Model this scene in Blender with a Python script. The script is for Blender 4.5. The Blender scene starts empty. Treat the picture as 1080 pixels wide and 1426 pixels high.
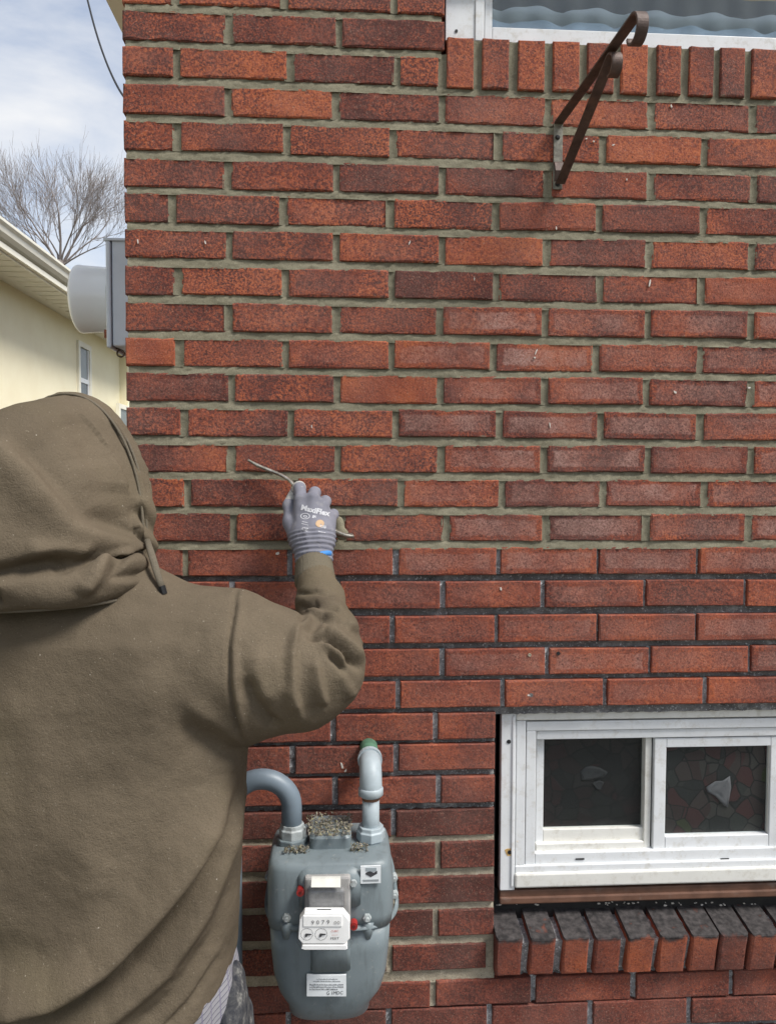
import bpy, bmesh, math, random
import numpy as np
from mathutils import Vector, Matrix

random.seed(7)
RNG = np.random.default_rng(11)
S = bpy.context.scene
COL = S.collection

# ------------------------------------------------------------------ camera
F = 1074.0                                   # focal length in photo pixels (photo 1080 x 1426)
CAM = np.array([0.0, -1.4943, 1.62])
RT = np.array([0.998253, -0.058979, 0.003477])
DN = np.array([0.000940, -0.042976, -0.999076])
FW = np.array([0.059074, 0.997334, -0.042845])
cd = bpy.data.cameras.new('camera')
cam = bpy.data.objects.new('camera', cd); COL.objects.link(cam)
cd.sensor_fit = 'HORIZONTAL'; cd.sensor_width = 36.0; cd.lens = F / 1080.0 * 36.0
cd.clip_start = 0.02; cd.clip_end = 2000
cam.matrix_world = Matrix(((RT[0], -DN[0], -FW[0], CAM[0]), (RT[1], -DN[1], -FW[1], CAM[1]), (RT[2], -DN[2], -FW[2], CAM[2]), (0, 0, 0, 1)))
S.camera = cam

# ------------------------------------------------------------------ light
SUNV = Vector((0.56, -0.34, 0.90)).normalized()     # towards the veiled sun: high, over the right shoulder
world = bpy.data.worlds.new('World'); S.world = world; world.use_nodes = True
wn = world.node_tree; wn.nodes.clear()
def wnode(t, **k):
    n = wn.nodes.new(t)
    for a, b in k.items(): setattr(n, a, b)
    return n
sky = wnode('ShaderNodeTexSky', sky_type='NISHITA', sun_disc=False)
sky.sun_elevation = math.asin(SUNV.z); sky.sun_rotation = math.atan2(SUNV.x, SUNV.y)
sky.air_density = 1.0; sky.dust_density = 1.5; sky.ozone_density = 1.0
tc = wnode('ShaderNodeTexCoord')
mp = wnode('ShaderNodeMapping'); mp.inputs['Scale'].default_value = (1.2, 1.2, 3.2)
nz = wnode('ShaderNodeTexNoise'); nz.inputs['Scale'].default_value = 2.1; nz.inputs['Detail'].default_value = 8; nz.inputs['Roughness'].default_value = 0.55; nz.inputs['Distortion'].default_value = 0.5
rp = wnode('ShaderNodeValToRGB'); rp.color_ramp.elements[0].position = 0.34; rp.color_ramp.elements[1].position = 0.66
rp.color_ramp.elements[0].color = (0.12, 0.12, 0.12, 1); rp.color_ramp.elements[1].color = (0.97, 0.97, 0.97, 1)
mx = wnode('ShaderNodeMixRGB'); mx.inputs['Color2'].default_value = (5.0, 5.05, 5.15, 1)
bg = wnode('ShaderNodeBackground'); bg.inputs['Strength'].default_value = 0.10
wo = wnode('ShaderNodeOutputWorld')
lk = wn.links.new
lk(tc.outputs['Generated'], mp.inputs['Vector']); lk(mp.outputs[0], nz.inputs['Vector']); lk(nz.outputs['Fac'], rp.inputs['Fac'])
lk(sky.outputs[0], mx.inputs['Color1']); lk(rp.outputs[0], mx.inputs['Fac']); lk(mx.outputs[0], bg.inputs['Color']); lk(bg.outputs[0], wo.inputs[0])

sl = bpy.data.lights.new('sun', 'SUN'); sl.energy = 2.5; sl.angle = math.radians(19.0); sl.color = (1.0, 0.965, 0.92)
so = bpy.data.objects.new('sun', sl); COL.objects.link(so); so.location = (6, 4, 12)
so.rotation_mode = 'QUATERNION'; so.rotation_quaternion = SUNV.to_track_quat('Z', 'Y')

S.view_settings.view_transform = 'Standard'; S.view_settings.look = 'None'
S.view_settings.gamma = 1.0; S.view_settings.use_curve_mapping = False
S.view_settings.exposure = 0.9
S.cycles.max_bounces = 5; S.cycles.diffuse_bounces = 3; S.cycles.glossy_bounces = 2; S.cycles.transparent_max_bounces = 24
S.cycles.caustics_reflective = False; S.cycles.caustics_refractive = False
S.cycles.use_adaptive_sampling = True; S.cycles.adaptive_threshold = 0.02; S.cycles.time_limit = 600
S.cycles.use_denoising = True

# ------------------------------------------------------------------ helpers
def at(px, py, Y=0.0):
    """World point on the plane y = Y seen at photo pixel (px, py)."""
    d = FW + RT * (px - 540.0) / F + DN * (py - 713.0) / F
    t = (Y - CAM[1]) / d[1]
    return CAM + d * t
def V(a): return Vector((float(a[0]), float(a[1]), float(a[2])))

def link(name, me, mat=None, parent=None, smooth=False):
    o = bpy.data.objects.new(name, me); COL.objects.link(o)
    if mat is not None and len(me.materials) == 0: me.materials.append(mat)
    if smooth: me.polygons.foreach_set('use_smooth', [True] * len(me.polygons))
    if parent is not None:
        o.parent = parent
        if parent.type == 'EMPTY': o.matrix_parent_inverse = Matrix.Translation(-parent_loc(parent))
    return o
def parent_loc(p):
    l = Vector(p.location)
    while p.parent is not None:
        p = p.parent; l = l + Vector(p.location)
    return l
def empty(name, loc=(0, 0, 0), parent=None):
    o = bpy.data.objects.new(name, None); COL.objects.link(o); o.empty_display_size = 0.05
    if parent is not None:
        o.parent = parent; o.location = Vector(loc) - parent_loc(parent)
    else: o.location = loc
    return o
def tag(o, label=None, cat=None, group=None, kind=None):
    if label: o['label'] = label
    if cat: o['category'] = cat
    if group: o['group'] = group
    if kind: o['kind'] = kind
    return o

class MB:
    """Collects vertices and faces of one mesh, in world coordinates."""
    def __init__(s): s.v = []; s.f = []
    def add(s, vs, fs):
        k = len(s.v); s.v.extend([tuple(map(float, p)) for p in vs]); s.f.extend([tuple(i + k for i in q) for q in fs])
    def box(s, x0, x1, y0, y1, z0, z1):
        s.add([(x0, y0, z0), (x1, y0, z0), (x1, y1, z0), (x0, y1, z0), (x0, y0, z1), (x1, y0, z1), (x1, y1, z1), (x0, y1, z1)],
              [(0, 3, 2, 1), (4, 5, 6, 7), (0, 1, 5, 4), (1, 2, 6, 5), (2, 3, 7, 6), (3, 0, 4, 7)])
    def tube(s, pts, r, n=12, cap=True, flat=None):
        """Sweep a circle (or an ellipse r x flat) along pts; r may be a list."""
        P = [np.array(p, float) for p in pts]; m = len(P)
        rr = r if isinstance(r, (list, tuple, np.ndarray)) else [r] * m
        ff = flat if isinstance(flat, (list, tuple)) else [flat] * m
        up = None; vs = []; fs = []
        for i in range(m):
            t = P[min(i + 1, m - 1)] - P[max(i - 1, 0)]; t /= np.linalg.norm(t) + 1e-12
            if up is None:
                a = np.array([0, 0, 1.0]) if abs(t[2]) < 0.9 else np.array([1.0, 0, 0])
                up = np.cross(t, np.cross(a, t))
            up = up - t * (up @ t); up /= np.linalg.norm(up) + 1e-12
            sd = np.cross(t, up)
            for k in range(n):
                a = 2 * math.pi * k / n
                vs.append(P[i] + up * math.sin(a) * (ff[i] if ff[i] is not None else rr[i]) + sd * math.cos(a) * rr[i])
        for i in range(m - 1):
            for k in range(n):
                a, b = i * n + k, i * n + (k + 1) % n
                fs.append((a, a + n, b + n, b))
        if cap: fs.append(tuple(range(n))); fs.append(tuple(range((m - 1) * n + n - 1, (m - 1) * n - 1, -1)))
        s.add(vs, fs)
    def prism(s, poly, o, u, v, w):
        """Extrude a 2-D polygon in the plane o + a u + b v by the vector w."""
        o, u, v, w = map(lambda q: np.array(q, float), (o, u, v, w)); n = len(poly)
        vs = [o + a * u + b * v for a, b in poly]; vs += [p + w for p in vs]
        fs = [tuple(range(n - 1, -1, -1)), tuple(range(n, 2 * n))] + [(i, (i + 1) % n, (i + 1) % n + n, i + n) for i in range(n)]
        s.add(vs, fs)
    def loft(s, rings, cap=True):
        n = len(rings[0]); vs = [p for r in rings for p in r]; fs = []
        for i in range(len(rings) - 1):
            for k in range(n):
                a, b = i * n + k, i * n + (k + 1) % n
                fs.append((a, b, b + n, a + n))
        if cap: fs.append(tuple(range(n - 1, -1, -1))); fs.append(tuple(range((len(rings) - 1) * n, len(rings) * n)))
        s.add(vs, fs)
    def mesh(s, name):
        me = bpy.data.meshes.new(name); me.from_pydata(s.v, [], s.f)
        bm = bmesh.new(); bm.from_mesh(me); bmesh.ops.recalc_face_normals(bm, faces=bm.faces); bm.to_mesh(me); bm.free()
        return me
    def build(s, name, mat, parent=None, smooth=False, bevel=0.0, seg=2):
        o = link(name, s.mesh(name), mat, parent, smooth)
        if bevel:
            b = o.modifiers.new('bevel', 'BEVEL'); b.width = bevel; b.segments = seg; b.limit_method = 'ANGLE'; b.angle_limit = math.radians(40)
        return o

# ------------------------------------------------------------------ implicit surfaces
def surface_nets(fn, lo, hi, h):
    lo = np.array(lo, float); hi = np.array(hi, float)
    n = np.ceil((hi - lo) / h).astype(int) + 1
    ax = [lo[i] + h * np.arange(n[i]) for i in range(3)]
    X, Y, Z = np.meshgrid(*ax, indexing='ij')
    D = fn(X, Y, Z).astype(np.float32)
    ins = D < 0
    c = np.zeros(tuple(n - 1), np.int8)
    for i in (0, 1):
        for j in (0, 1):
            for k in (0, 1): c += ins[i:n[0] - 1 + i, j:n[1] - 1 + j, k:n[2] - 1 + k]
    act = (c > 0) & (c < 8)
    idx = -np.ones(tuple(n - 1), np.int64); cells = np.argwhere(act); idx[act] = np.arange(len(cells))
    acc = np.zeros((len(cells), 3)); cnt = np.zeros(len(cells))
    I, J, K = cells.T
    cor = [(i, j, k) for i in (0, 1) for j in (0, 1) for k in (0, 1)]
    for a in range(8):
        for b in range(a + 1, 8):
            d = np.abs(np.array(cor[a]) - np.array(cor[b]))
            if d.sum() != 1: continue
            da = D[I + cor[a][0], J + cor[a][1], K + cor[a][2]]; db = D[I + cor[b][0], J + cor[b][1], K + cor[b][2]]
            m = (da < 0) != (db < 0)
            t = np.where(m, da / np.where(m, da - db, 1), 0)
            p = np.array(cor[a])[None] + t[:, None] * (np.array(cor[b]) - np.array(cor[a]))[None]
            acc[m] += p[m]; cnt[m] += 1
    verts = lo + h * (cells + acc / cnt[:, None])
    faces = []
    for axis in range(3):
        o1, o2 = [(1, 2), (2, 0), (0, 1)][axis]
        sh = [slice(None)] * 3; sh2 = [slice(None)] * 3
        sh[axis] = slice(0, n[axis] - 1); sh2[axis] = slice(1, n[axis])
        a = ins[tuple(sh)]; b = ins[tuple(sh2)]
        e = np.argwhere(a != b)
        ok = (e[:, o1] > 0) & (e[:, o2] > 0) & (e[:, o1] < n[o1] - 1) & (e[:, o2] < n[o2] - 1); e = e[ok]
        s = a[tuple(e.T)]
        def g(d1, d2):
            q = e.copy(); q[:, o1] -= d1; q[:, o2] -= d2; return idx[tuple(q.T)]
        q = np.stack([g(1, 1), g(0, 1), g(0, 0), g(1, 0)], 1)
        q = np.where(s[:, None], q, q[:, ::-1]); faces.append(q)
    return verts, np.concatenate(faces)

def np_mesh(name, v, f):
    me = bpy.data.meshes.new(name); me.from_pydata(v.tolist(), [], f.tolist()); me.update(); return me
def subdiv(me, lv=1):
    o = bpy.data.objects.new('tmp', me); COL.objects.link(o)
    m = o.modifiers.new('s', 'SUBSURF'); m.levels = lv; m.render_levels = lv
    dg = bpy.context.evaluated_depsgraph_get(); r = bpy.data.meshes.new_from_object(o.evaluated_get(dg))
    bpy.data.objects.remove(o); return r
def get_co(me):
    a = np.empty(len(me.vertices) * 3); me.vertices.foreach_get('co', a); return a.reshape(-1, 3)
def get_no(me):
    a = np.empty(len(me.vertices) * 3); me.vertices.foreach_get('normal', a); return a.reshape(-1, 3)
def set_co(me, co): me.vertices.foreach_set('co', co.ravel()); me.update()

def smin(a, b, k):
    h = np.clip(0.5 + 0.5 * (b - a) / k, 0, 1); return b + (a - b) * h - k * h * (1 - h)
def smax(a, b, k): return -smin(-a, -b, k)
def ell(X, Y, Z, c, r):
    x, y, z = (X - c[0]) / r[0], (Y - c[1]) / r[1], (Z - c[2]) / r[2]
    q = np.sqrt(x * x + y * y + z * z); g = np.sqrt((x / r[0]) ** 2 + (y / r[1]) ** 2 + (z / r[2]) ** 2) + 1e-9
    return q * (q - 1) / g
def cone(X, Y, Z, a, b, ra, rb, sc=None):
    """Rounded cone from a (radius ra) to b (radius rb)."""
    a = np.array(a, float); b = np.array(b, float); d = b - a; l2 = d @ d + 1e-12
    px, py, pz = X - a[0], Y - a[1], Z - a[2]
    t = np.clip((px * d[0] + py * d[1] + pz * d[2]) / l2, 0, 1)
    qx, qy, qz = px - t * d[0], py - t * d[1], pz - t * d[2]
    if sc: qx, qy, qz = qx / sc[0], qy / sc[1], qz / sc[2]
    return np.sqrt(qx * qx + qy * qy + qz * qz) - (ra + (rb - ra) * t)
def chain(X, Y, Z, pts, k):
    d = None
    for (a, ra), (b, rb) in zip(pts[:-1], pts[1:]):
        c = cone(X, Y, Z, a, b, ra, rb); d = c if d is None else smin(d, c, k)
    return d
def rbox(X, Y, Z, c, h, r):
    qx, qy, qz = np.abs(X - c[0]) - h[0] + r, np.abs(Y - c[1]) - h[1] + r, np.abs(Z - c[2]) - h[2] + r
    return np.sqrt(np.maximum(qx, 0) ** 2 + np.maximum(qy, 0) ** 2 + np.maximum(qz, 0) ** 2) + np.minimum(np.maximum(qx, np.maximum(qy, qz)), 0) - r
def vnoise(P, scale, seed=0):
    """Smooth value noise in [-1, 1] for an (n, 3) array."""
    q = P * scale + seed * 17.37; i = np.floor(q).astype(np.int64); f = q - i; f = f * f * (3 - 2 * f)
    def h(a, b, c):
        m = (a * 374761393 + b * 668265263 + c * 2147483647 + seed * 1274126177) & 0xffffffff
        m = ((m ^ (m >> 13)) * 1274126177) & 0xffffffff
        return ((m ^ (m >> 16)) & 0xffff) / 32767.5 - 1
    r = 0
    for a in (0, 1):
        for b in (0, 1):
            for c in (0, 1):
                w = (f[:, 0] if a else 1 - f[:, 0]) * (f[:, 1] if b else 1 - f[:, 1]) * (f[:, 2] if c else 1 - f[:, 2])
                r = r + w * h(i[:, 0] + a, i[:, 1] + b, i[:, 2] + c)
    return r

# ------------------------------------------------------------------ materials
class Mat:
    def __init__(s, name, rough=0.8, spec=0.3, metal=0.0):
        s.m = bpy.data.materials.new(name); s.m.use_nodes = True; s.t = s.m.node_tree
        s.b = s.t.nodes['Principled BSDF']; s.b.inputs['Roughness'].default_value = rough
        s.b.inputs['Specular IOR Level'].default_value = spec; s.b.inputs['Metallic'].default_value = metal
    def n(s, t, **k):
        x = s.t.nodes.new(t)
        for a, b in k.items():
            if hasattr(x, a) and a not in ('Scale', 'Detail'): setattr(x, a, b)
            else: x.inputs[a].default_value = b
        return x
    def l(s, a, b): s.t.links.new(a, b)
    def pos(s):
        if not hasattr(s, 'p'): s.p = s.n('ShaderNodeNewGeometry').outputs['Position']
        return s.p
    def noise(s, scale, detail=4, rough=0.55, vec=None, dist=0.0):
        x = s.n('ShaderNodeTexNoise'); x.inputs['Scale'].default_value = scale; x.inputs['Detail'].default_value = detail
        x.inputs['Roughness'].default_value = rough; x.inputs['Distortion'].default_value = dist
        s.l(vec if vec is not None else s.pos(), x.inputs['Vector']); return x.outputs['Fac']
    def ramp(s, fac, stops, interp='LINEAR'):
        x = s.n('ShaderNodeValToRGB'); e = x.color_ramp; e.interpolation = interp
        while len(e.elements) < len(stops): e.elements.new(0.5)
        for el, (p, c) in zip(e.elements, stops): el.position = p; el.color = (*c, 1) if len(c) == 3 else c
        s.l(fac, x.inputs['Fac']); return x.outputs['Color']
    def mix(s, fac, a, b, mode='MIX'):
        x = s.n('ShaderNodeMixRGB'); x.blend_type = mode
        for i, q in (('Fac', fac), ('Color1', a), ('Color2', b)):
            if isinstance(q, (int, float)): x.inputs[i].default_value = q
            elif isinstance(q, tuple): x.inputs[i].default_value = (*q, 1)
            else: s.l(q, x.inputs[i])
        return x.outputs['Color']
    def math(s, op, a, b=0.0, clamp=False):
        x = s.n('ShaderNodeMath'); x.operation = op; x.use_clamp = clamp
        for i, q in enumerate((a, b)):
            if isinstance(q, (int, float)): x.inputs[i].default_value = q
            else: s.l(q, x.inputs[i])
        return x.outputs[0]
    def col(s, c):
        if isinstance(c, tuple): s.b.inputs['Base Color'].default_value = (*c, 1)
        else: s.l(c, s.b.inputs['Base Color'])
        return s
    def bump(s, h, strength=0.3, dist=0.002):
        x = s.n('ShaderNodeBump'); x.inputs['Strength'].default_value = strength; x.inputs['Distance'].default_value = dist
        s.l(h, x.inputs['Height'])
        if hasattr(s, 'bp'): s.l(s.bp, x.inputs['Normal'])
        s.bp = x.outputs[0]; s.l(s.bp, s.b.inputs['Normal']); return s
    def rough(s, v): s.l(v, s.b.inputs['Roughness']); return s

def white3(v): return (v, v, v)
def g(f): return (f, f, f)

def plain(name, c, rough=0.6, var=0.12, scale=40, bump=0.0, metal=0.0, spec=0.4, dirt=None):
    m = Mat(name, rough, spec, metal)
    n1 = m.noise(scale, 5)
    a = m.ramp(n1, [(0.3, tuple(x * (1 - var) for x in c)), (0.7, tuple(min(1, x * (1 + var)) for x in c))])
    if dirt:
        n2 = m.noise(scale * 0.4, 8, 0.7)
        a = m.mix(m.ramp(n2, [(0.52, g(0)), (0.75, g(dirt[1]))]), a, dirt[0])
    m.col(a)
    if bump: m.bump(m.noise(scale * 6, 4), bump, 0.001)
    return m.m

def brick_mat(name, rough_face):
    m = Mat(name, 0.85, 0.25)
    oi = m.n('ShaderNodeObjectInfo')
    tcn = m.n('ShaderNodeTexCoord')
    off = m.n('ShaderNodeVectorMath', operation='MULTIPLY_ADD')
    cx = m.n('ShaderNodeCombineXYZ')
    for i in range(3): m.l(oi.outputs['Random'], cx.inputs[i])
    m.l(cx.outputs[0], off.inputs[0]); off.inputs[1].default_value = (7.3, 3.1, 5.7); m.l(m.pos(), off.inputs[2])
    P = off.outputs[0]
    sc = m.n('ShaderNodeSeparateColor'); m.l(oi.outputs['Color'], sc.inputs[0])
    tone, mott, haze = sc.outputs[0], sc.outputs[1], sc.outputs[2]
    mid = m.noise(9, 3, 0.5, P)
    fine = m.noise(230, 3, 0.7, P)
    fs_ = m.n('ShaderNodeSeparateColor'); m.l(m.ramp(fine, [(0.40, g(0)), (0.60, g(1))]), fs_.inputs[0]); fine = fs_.outputs[0]
    fine2 = m.noise(120, 4, 0.6, P)
    # large tone field of the burnt face
    k = m.math('ADD', m.math('MULTIPLY', m.math('SUBTRACT', mid, 0.5), 1.5), tone)
    mott = m.math('MULTIPLY', mott, m.ramp(m.noise(22, 3, 0.6, P), [(0.3, g(0.35)), (0.7, g(1.0))]))
    mott = m.math('MULTIPLY', mott, 1.6)
    k = m.math('ADD', k, m.math('MULTIPLY', m.math('SUBTRACT', fine, 0.5), m.math('MULTIPLY', mott, 1.35)))
    k = m.math('ADD', k, m.math('MULTIPLY', m.math('SUBTRACT', fine2, 0.5), m.math('MULTIPLY', mott, 1.8)), clamp=True)
    if rough_face:
        c = m.ramp(k, [(0.0, (0.080, 0.025, 0.021)), (0.3, (0.155, 0.040, 0.028)), (0.62, (0.285, 0.068, 0.034)), (1.0, (0.44, 0.118, 0.045))])
    else:
        c = m.ramp(k, [(0.0, (0.070, 0.022, 0.017)), (0.35, (0.165, 0.042, 0.028)), (0.65, (0.265, 0.065, 0.034)), (1.0, (0.40, 0.10, 0.040))])
    # dried mortar film wiped over the middle of the face
    sg = m.n('ShaderNodeSeparateXYZ'); m.l(tcn.outputs['Generated'], sg.inputs[0])
    wob = m.math('MULTIPLY', m.math('SUBTRACT', m.noise(45, 3, 0.6, P), 0.5), 0.25)
    ex = m.math('SUBTRACT', 0.5, m.math('ABSOLUTE', m.math('SUBTRACT', sg.outputs[0], 0.5)))
    ez = m.math('SUBTRACT', 0.5, m.math('ABSOLUTE', m.math('SUBTRACT', sg.outputs[2], 0.5)))
    e = m.math('MINIMUM', m.math('MULTIPLY', ex, 3.2), ez)
    e = m.math('ADD', e, wob)
    hm = m.ramp(e, [(0.17, g(0)), (0.24, g(1))])
    hn = m.ramp(m.noise(14, 4, 0.6, P), [(0.35, g(0.15)), (0.7, g(1))])
    hz = m.math('MULTIPLY', m.math('MULTIPLY', hm, hn), haze)
    hz = m.math('MULTIPLY', hz, m.ramp(fine, [(0.0, g(0.35)), (1.0, g(0.95))]))
    c = m.mix(hz, c, (0.37, 0.22, 0.185))
    # light dust caught on the pitted face, and scattered pale grains
    gr = m.ramp(m.noise(340, 3, 0.6, P), [(0.58, g(0)), (0.74, g(0.55))])
    c = m.mix(gr, c, (0.42, 0.27, 0.2))
    pit = m.ramp(m.noise(260, 3, 0.6, P), [(0.30, g(0.85)), (0.44, g(0))])
    c = m.mix(pit, c, (0.035, 0.014, 0.012))
    if rough_face:
        sm = m.math('ADD', m.math('MINIMUM', m.math('MULTIPLY', ex, 3.5), ez), m.math('MULTIPLY', m.math('SUBTRACT', m.noise(70, 4, 0.65, P), 0.36), 0.8))
        c = m.mix(m.ramp(sm, [(0.0, g(0.6)), (0.07, g(0))]), c, (0.25, 0.215, 0.155))
    c = m.mix(0.10, c, (0.17, 0.115, 0.095))
    wash = m.ramp(m.noise(5.5, 6, 0.65), [(0.45, g(0)), (0.75, g(0.30))])
    c = m.mix(wash, c, (0.24, 0.15, 0.125))
    m.col(c)
    m.bump(m.noise(420, 4, 0.7, P), 0.75 if rough_face else 0.45, 0.0016)
    m.bump(m.noise(60, 4, 0.6, P), 0.5, 0.004)
    return m.m

def mortar_mat(name, a, b, speck=None, sc=25, bump=0.4, patch=None):
    m = Mat(name, 0.95, 0.15)
    c = m.ramp(m.noise(sc, 6, 0.6), [(0.32, a), (0.68, b)])
    c = m.mix(m.ramp(m.noise(6, 5, 0.6), [(0.4, g(0)), (0.65, g(0.35))]), c, tuple(x * 0.62 for x in a))
    c = m.mix(m.ramp(m.noise(190, 4, 0.7), [(0.56, g(0)), (0.70, g(0.35))]), c, tuple(min(1, x * 1.5) for x in b))
    c = m.mix(m.ramp(m.noise(400, 3, 0.6), [(0.35, g(0.28)), (0.55, g(0))]), c, tuple(x * 0.45 for x in a))
    if speck:
        c = m.mix(m.ramp(m.noise(230, 3, 0.55), [(speck[1], g(0)), (speck[1] + 0.06, g(1))]), c, speck[0])
    if patch: c = m.mix(m.ramp(m.noise(42, 6, 0.7), [(0.54, g(0)), (0.66, g(0.6))]), c, patch)
    m.col(c); m.bump(m.noise(350, 5, 0.7), bump, 0.002); m.bump(m.noise(70, 4, 0.6), 0.4, 0.004)
    return m.m

M = {}
M['brick_rough'] = brick_mat('brick_rough', True)
M['brick_smooth'] = brick_mat('brick_smooth', False)
M['mortar_new'] = mortar_mat('mortar_new', (0.170, 0.156, 0.108), (0.255, 0.234, 0.168), sc=18, bump=0.35)
M['mortar_raked'] = mortar_mat('mortar_raked', (0.13, 0.126, 0.123), (0.25, 0.245, 0.24), ((0.52, 0.52, 0.52), 0.61), bump=0.8, patch=(0.42, 0.41, 0.39))
M['mortar_grey'] = mortar_mat('mortar_grey', (0.20, 0.20, 0.20), (0.46, 0.46, 0.46), ((0.72, 0.72, 0.72), 0.60), 60, 0.8)
M['mortar_sandy'] = mortar_mat('mortar_sandy', (0.29, 0.25, 0.185), (0.42, 0.37, 0.28), ((0.12, 0.10, 0.08), 0.68), 50, 0.7)
M['splash'] = plain('splash', (0.62, 0.58, 0.52), 0.9, 0.1, 200, 0.3)

def vinyl(name, c):
    m = Mat(name, 0.38, 0.45)
    a = m.ramp(m.noise(12, 6, 0.6), [(0.35, tuple(x * 0.93 for x in c)), (0.65, c)])
    d = m.ramp(m.noise(38, 8, 0.75), [(0.52, g(0)), (0.72, g(0.6))])
    a = m.mix(d, a, (0.42, 0.38, 0.30))
    d2 = m.ramp(m.noise(260, 3, 0.6), [(0.70, g(0)), (0.76, g(0.5))])
    a = m.mix(d2, a, (0.25, 0.22, 0.19)); m.col(a)
    m.bump(m.noise(90, 4), 0.08, 0.001); return m.m
M['vinyl'] = vinyl('window_vinyl', (0.72, 0.735, 0.74))
M['vinyl_old'] = vinyl('window_vinyl_old', (0.72, 0.71, 0.66))
M['brown_board'] = plain('brown_board', (0.13, 0.065, 0.042), 0.55, 0.3, 30, 0.2, dirt=((0.26, 0.22, 0.19), 0.8))
M['caulk'] = plain('black_caulk', (0.016, 0.015, 0.015), 0.6, 0.3, 60, 0.4)
M['rust'] = plain('rust_stain', (0.55, 0.36, 0.14), 0.8, 0.3, 150)
M['black'] = plain('black_paint', (0.012, 0.012, 0.013), 0.6, 0.2)
M['room'] = plain('dark_room', (0.10, 0.095, 0.09), 0.95, 0.2, 3)
def glass_mat(name, tint=(1, 1, 1), refl=1.0):
    m = Mat(name); t = m.t; t.nodes.remove(m.b)
    tr = m.n('ShaderNodeBsdfTransparent'); tr.inputs[0].default_value = (*tint, 1)
    gl = m.n('ShaderNodeBsdfGlossy'); gl.inputs['Roughness'].default_value = 0.02
    fr = m.n('ShaderNodeLayerWeight'); fr.inputs['Blend'].default_value = 0.5      # Schlick reflectance, the same from both sides
    sch = m.math('ADD', 0.04, m.math('MULTIPLY', m.math('POWER', fr.outputs['Facing'], 5.0), 0.96))
    mxs = m.n('ShaderNodeMixShader'); m.l(m.math('MULTIPLY', sch, refl, clamp=True), mxs.inputs[0]); m.l(tr.outputs[0], mxs.inputs[1]); m.l(gl.outputs[0], mxs.inputs[2])
    m.l(mxs.outputs[0], t.nodes['Material Output'].inputs[0]); return m.m
M['glass'] = glass_mat('window_glass', (0.93, 0.95, 0.95), 1.3)
M['glass_dim'] = glass_mat('basement_glass', (0.93, 0.95, 0.95), 0.3)
M['clear'] = glass_mat('clear_plastic', (0.985, 0.985, 0.985), 0.6)

def film_mat(name, dark):
    """Printed stained-glass film: flower-like cells with dark leading."""
    m = Mat(name, 0.5, 0.3)
    vo = m.n('ShaderNodeTexVoronoi'); vo.inputs['Scale'].default_value = 31; m.l(m.pos(), vo.inputs['Vector'])
    ve = m.n('ShaderNodeTexVoronoi', feature='DISTANCE_TO_EDGE'); ve.inputs['Scale'].default_value = 31
    wv = m.n('ShaderNodeVectorMath', operation='ADD'); nt = m.n('ShaderNodeTexNoise'); nt.inputs['Scale'].default_value = 9; m.l(m.pos(), nt.inputs['Vector'])
    sc = m.n('ShaderNodeVectorMath', operation='SCALE'); sc.inputs['Scale'].default_value = 0.05; m.l(nt.outputs['Color'], sc.inputs[0])
    m.l(m.pos(), wv.inputs[0]); m.l(sc.outputs[0], wv.inputs[1]); m.l(wv.outputs[0], vo.inputs['Vector']); m.l(wv.outputs[0], ve.inputs['Vector'])
    s1 = m.n('ShaderNodeSeparateColor'); m.l(vo.outputs['Color'], s1.inputs[0])
    big = m.noise(6, 2, 0.5)
    k = m.math('ADD', m.math('MULTIPLY', s1.outputs[0], 0.55), m.math('MULTIPLY', big, 0.55))
    c = m.ramp(k, [(0.25, (0.030, 0.034, 0.032)), (0.38, (0.052, 0.058, 0.050)), (0.46, (0.085, 0.078, 0.068)), (0.56, (0.072, 0.040, 0.036)), (0.63, (0.105, 0.036, 0.034)), (0.72, (0.085, 0.062, 0.055)), (0.84, (0.075, 0.09, 0.03)), (0.95, (0.04, 0.055, 0.04))], 'CONSTANT')
    c = m.mix(m.ramp(ve.outputs['Distance'], [(0.02, g(1)), (0.05, g(0))]), c, (0.008, 0.008, 0.009))
    c = m.mix(m.noise(4, 4), c, (0.03, 0.03, 0.03))
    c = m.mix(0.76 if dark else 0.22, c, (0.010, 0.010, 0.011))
    m.col(c); return m.m
M['film'] = film_mat('stained_film', False)
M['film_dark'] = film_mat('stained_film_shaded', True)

# ------------------------------------------------------------------ ground
m = Mat('winter_grass', 0.95, 0.1)
m.col(m.mix(m.ramp(m.noise(1.3, 6), [(0.4, g(0)), (0.6, g(1))]), m.ramp(m.noise(60, 4), [(0.3, (0.05, 0.06, 0.025)), (0.7, (0.13, 0.12, 0.06))]), m.ramp(m.noise(90, 4), [(0.3, (0.10, 0.085, 0.055)), (0.7, (0.2, 0.17, 0.11))])))
m.bump(m.noise(80, 5), 0.8, 0.03)
mb = MB(); mb.add([(-300, -300, 0), (300, -300, 0), (300, 300, 0), (-300, 300, 0)], [(0, 1, 2, 3)])
tag(mb.build('ground', m.m), kind='structure')
m = Mat('concrete', 0.9, 0.2); m.col(m.ramp(m.noise(6, 8, 0.65), [(0.3, (0.13, 0.125, 0.115)), (0.7, (0.21, 0.20, 0.185))])); m.bump(m.noise(200, 4), 0.3, 0.002)
mb = MB(); mb.box(-3.2, 6.0, -3.6, -0.02, -0.2, 0.004); tag(mb.build('front_path', m.m), kind='structure')
mb = MB(); mb.box(-3.2, -0.47, 0.0, 18.0, -0.2, 0.004); tag(mb.build('driveway', m.m), kind='structure')

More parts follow.
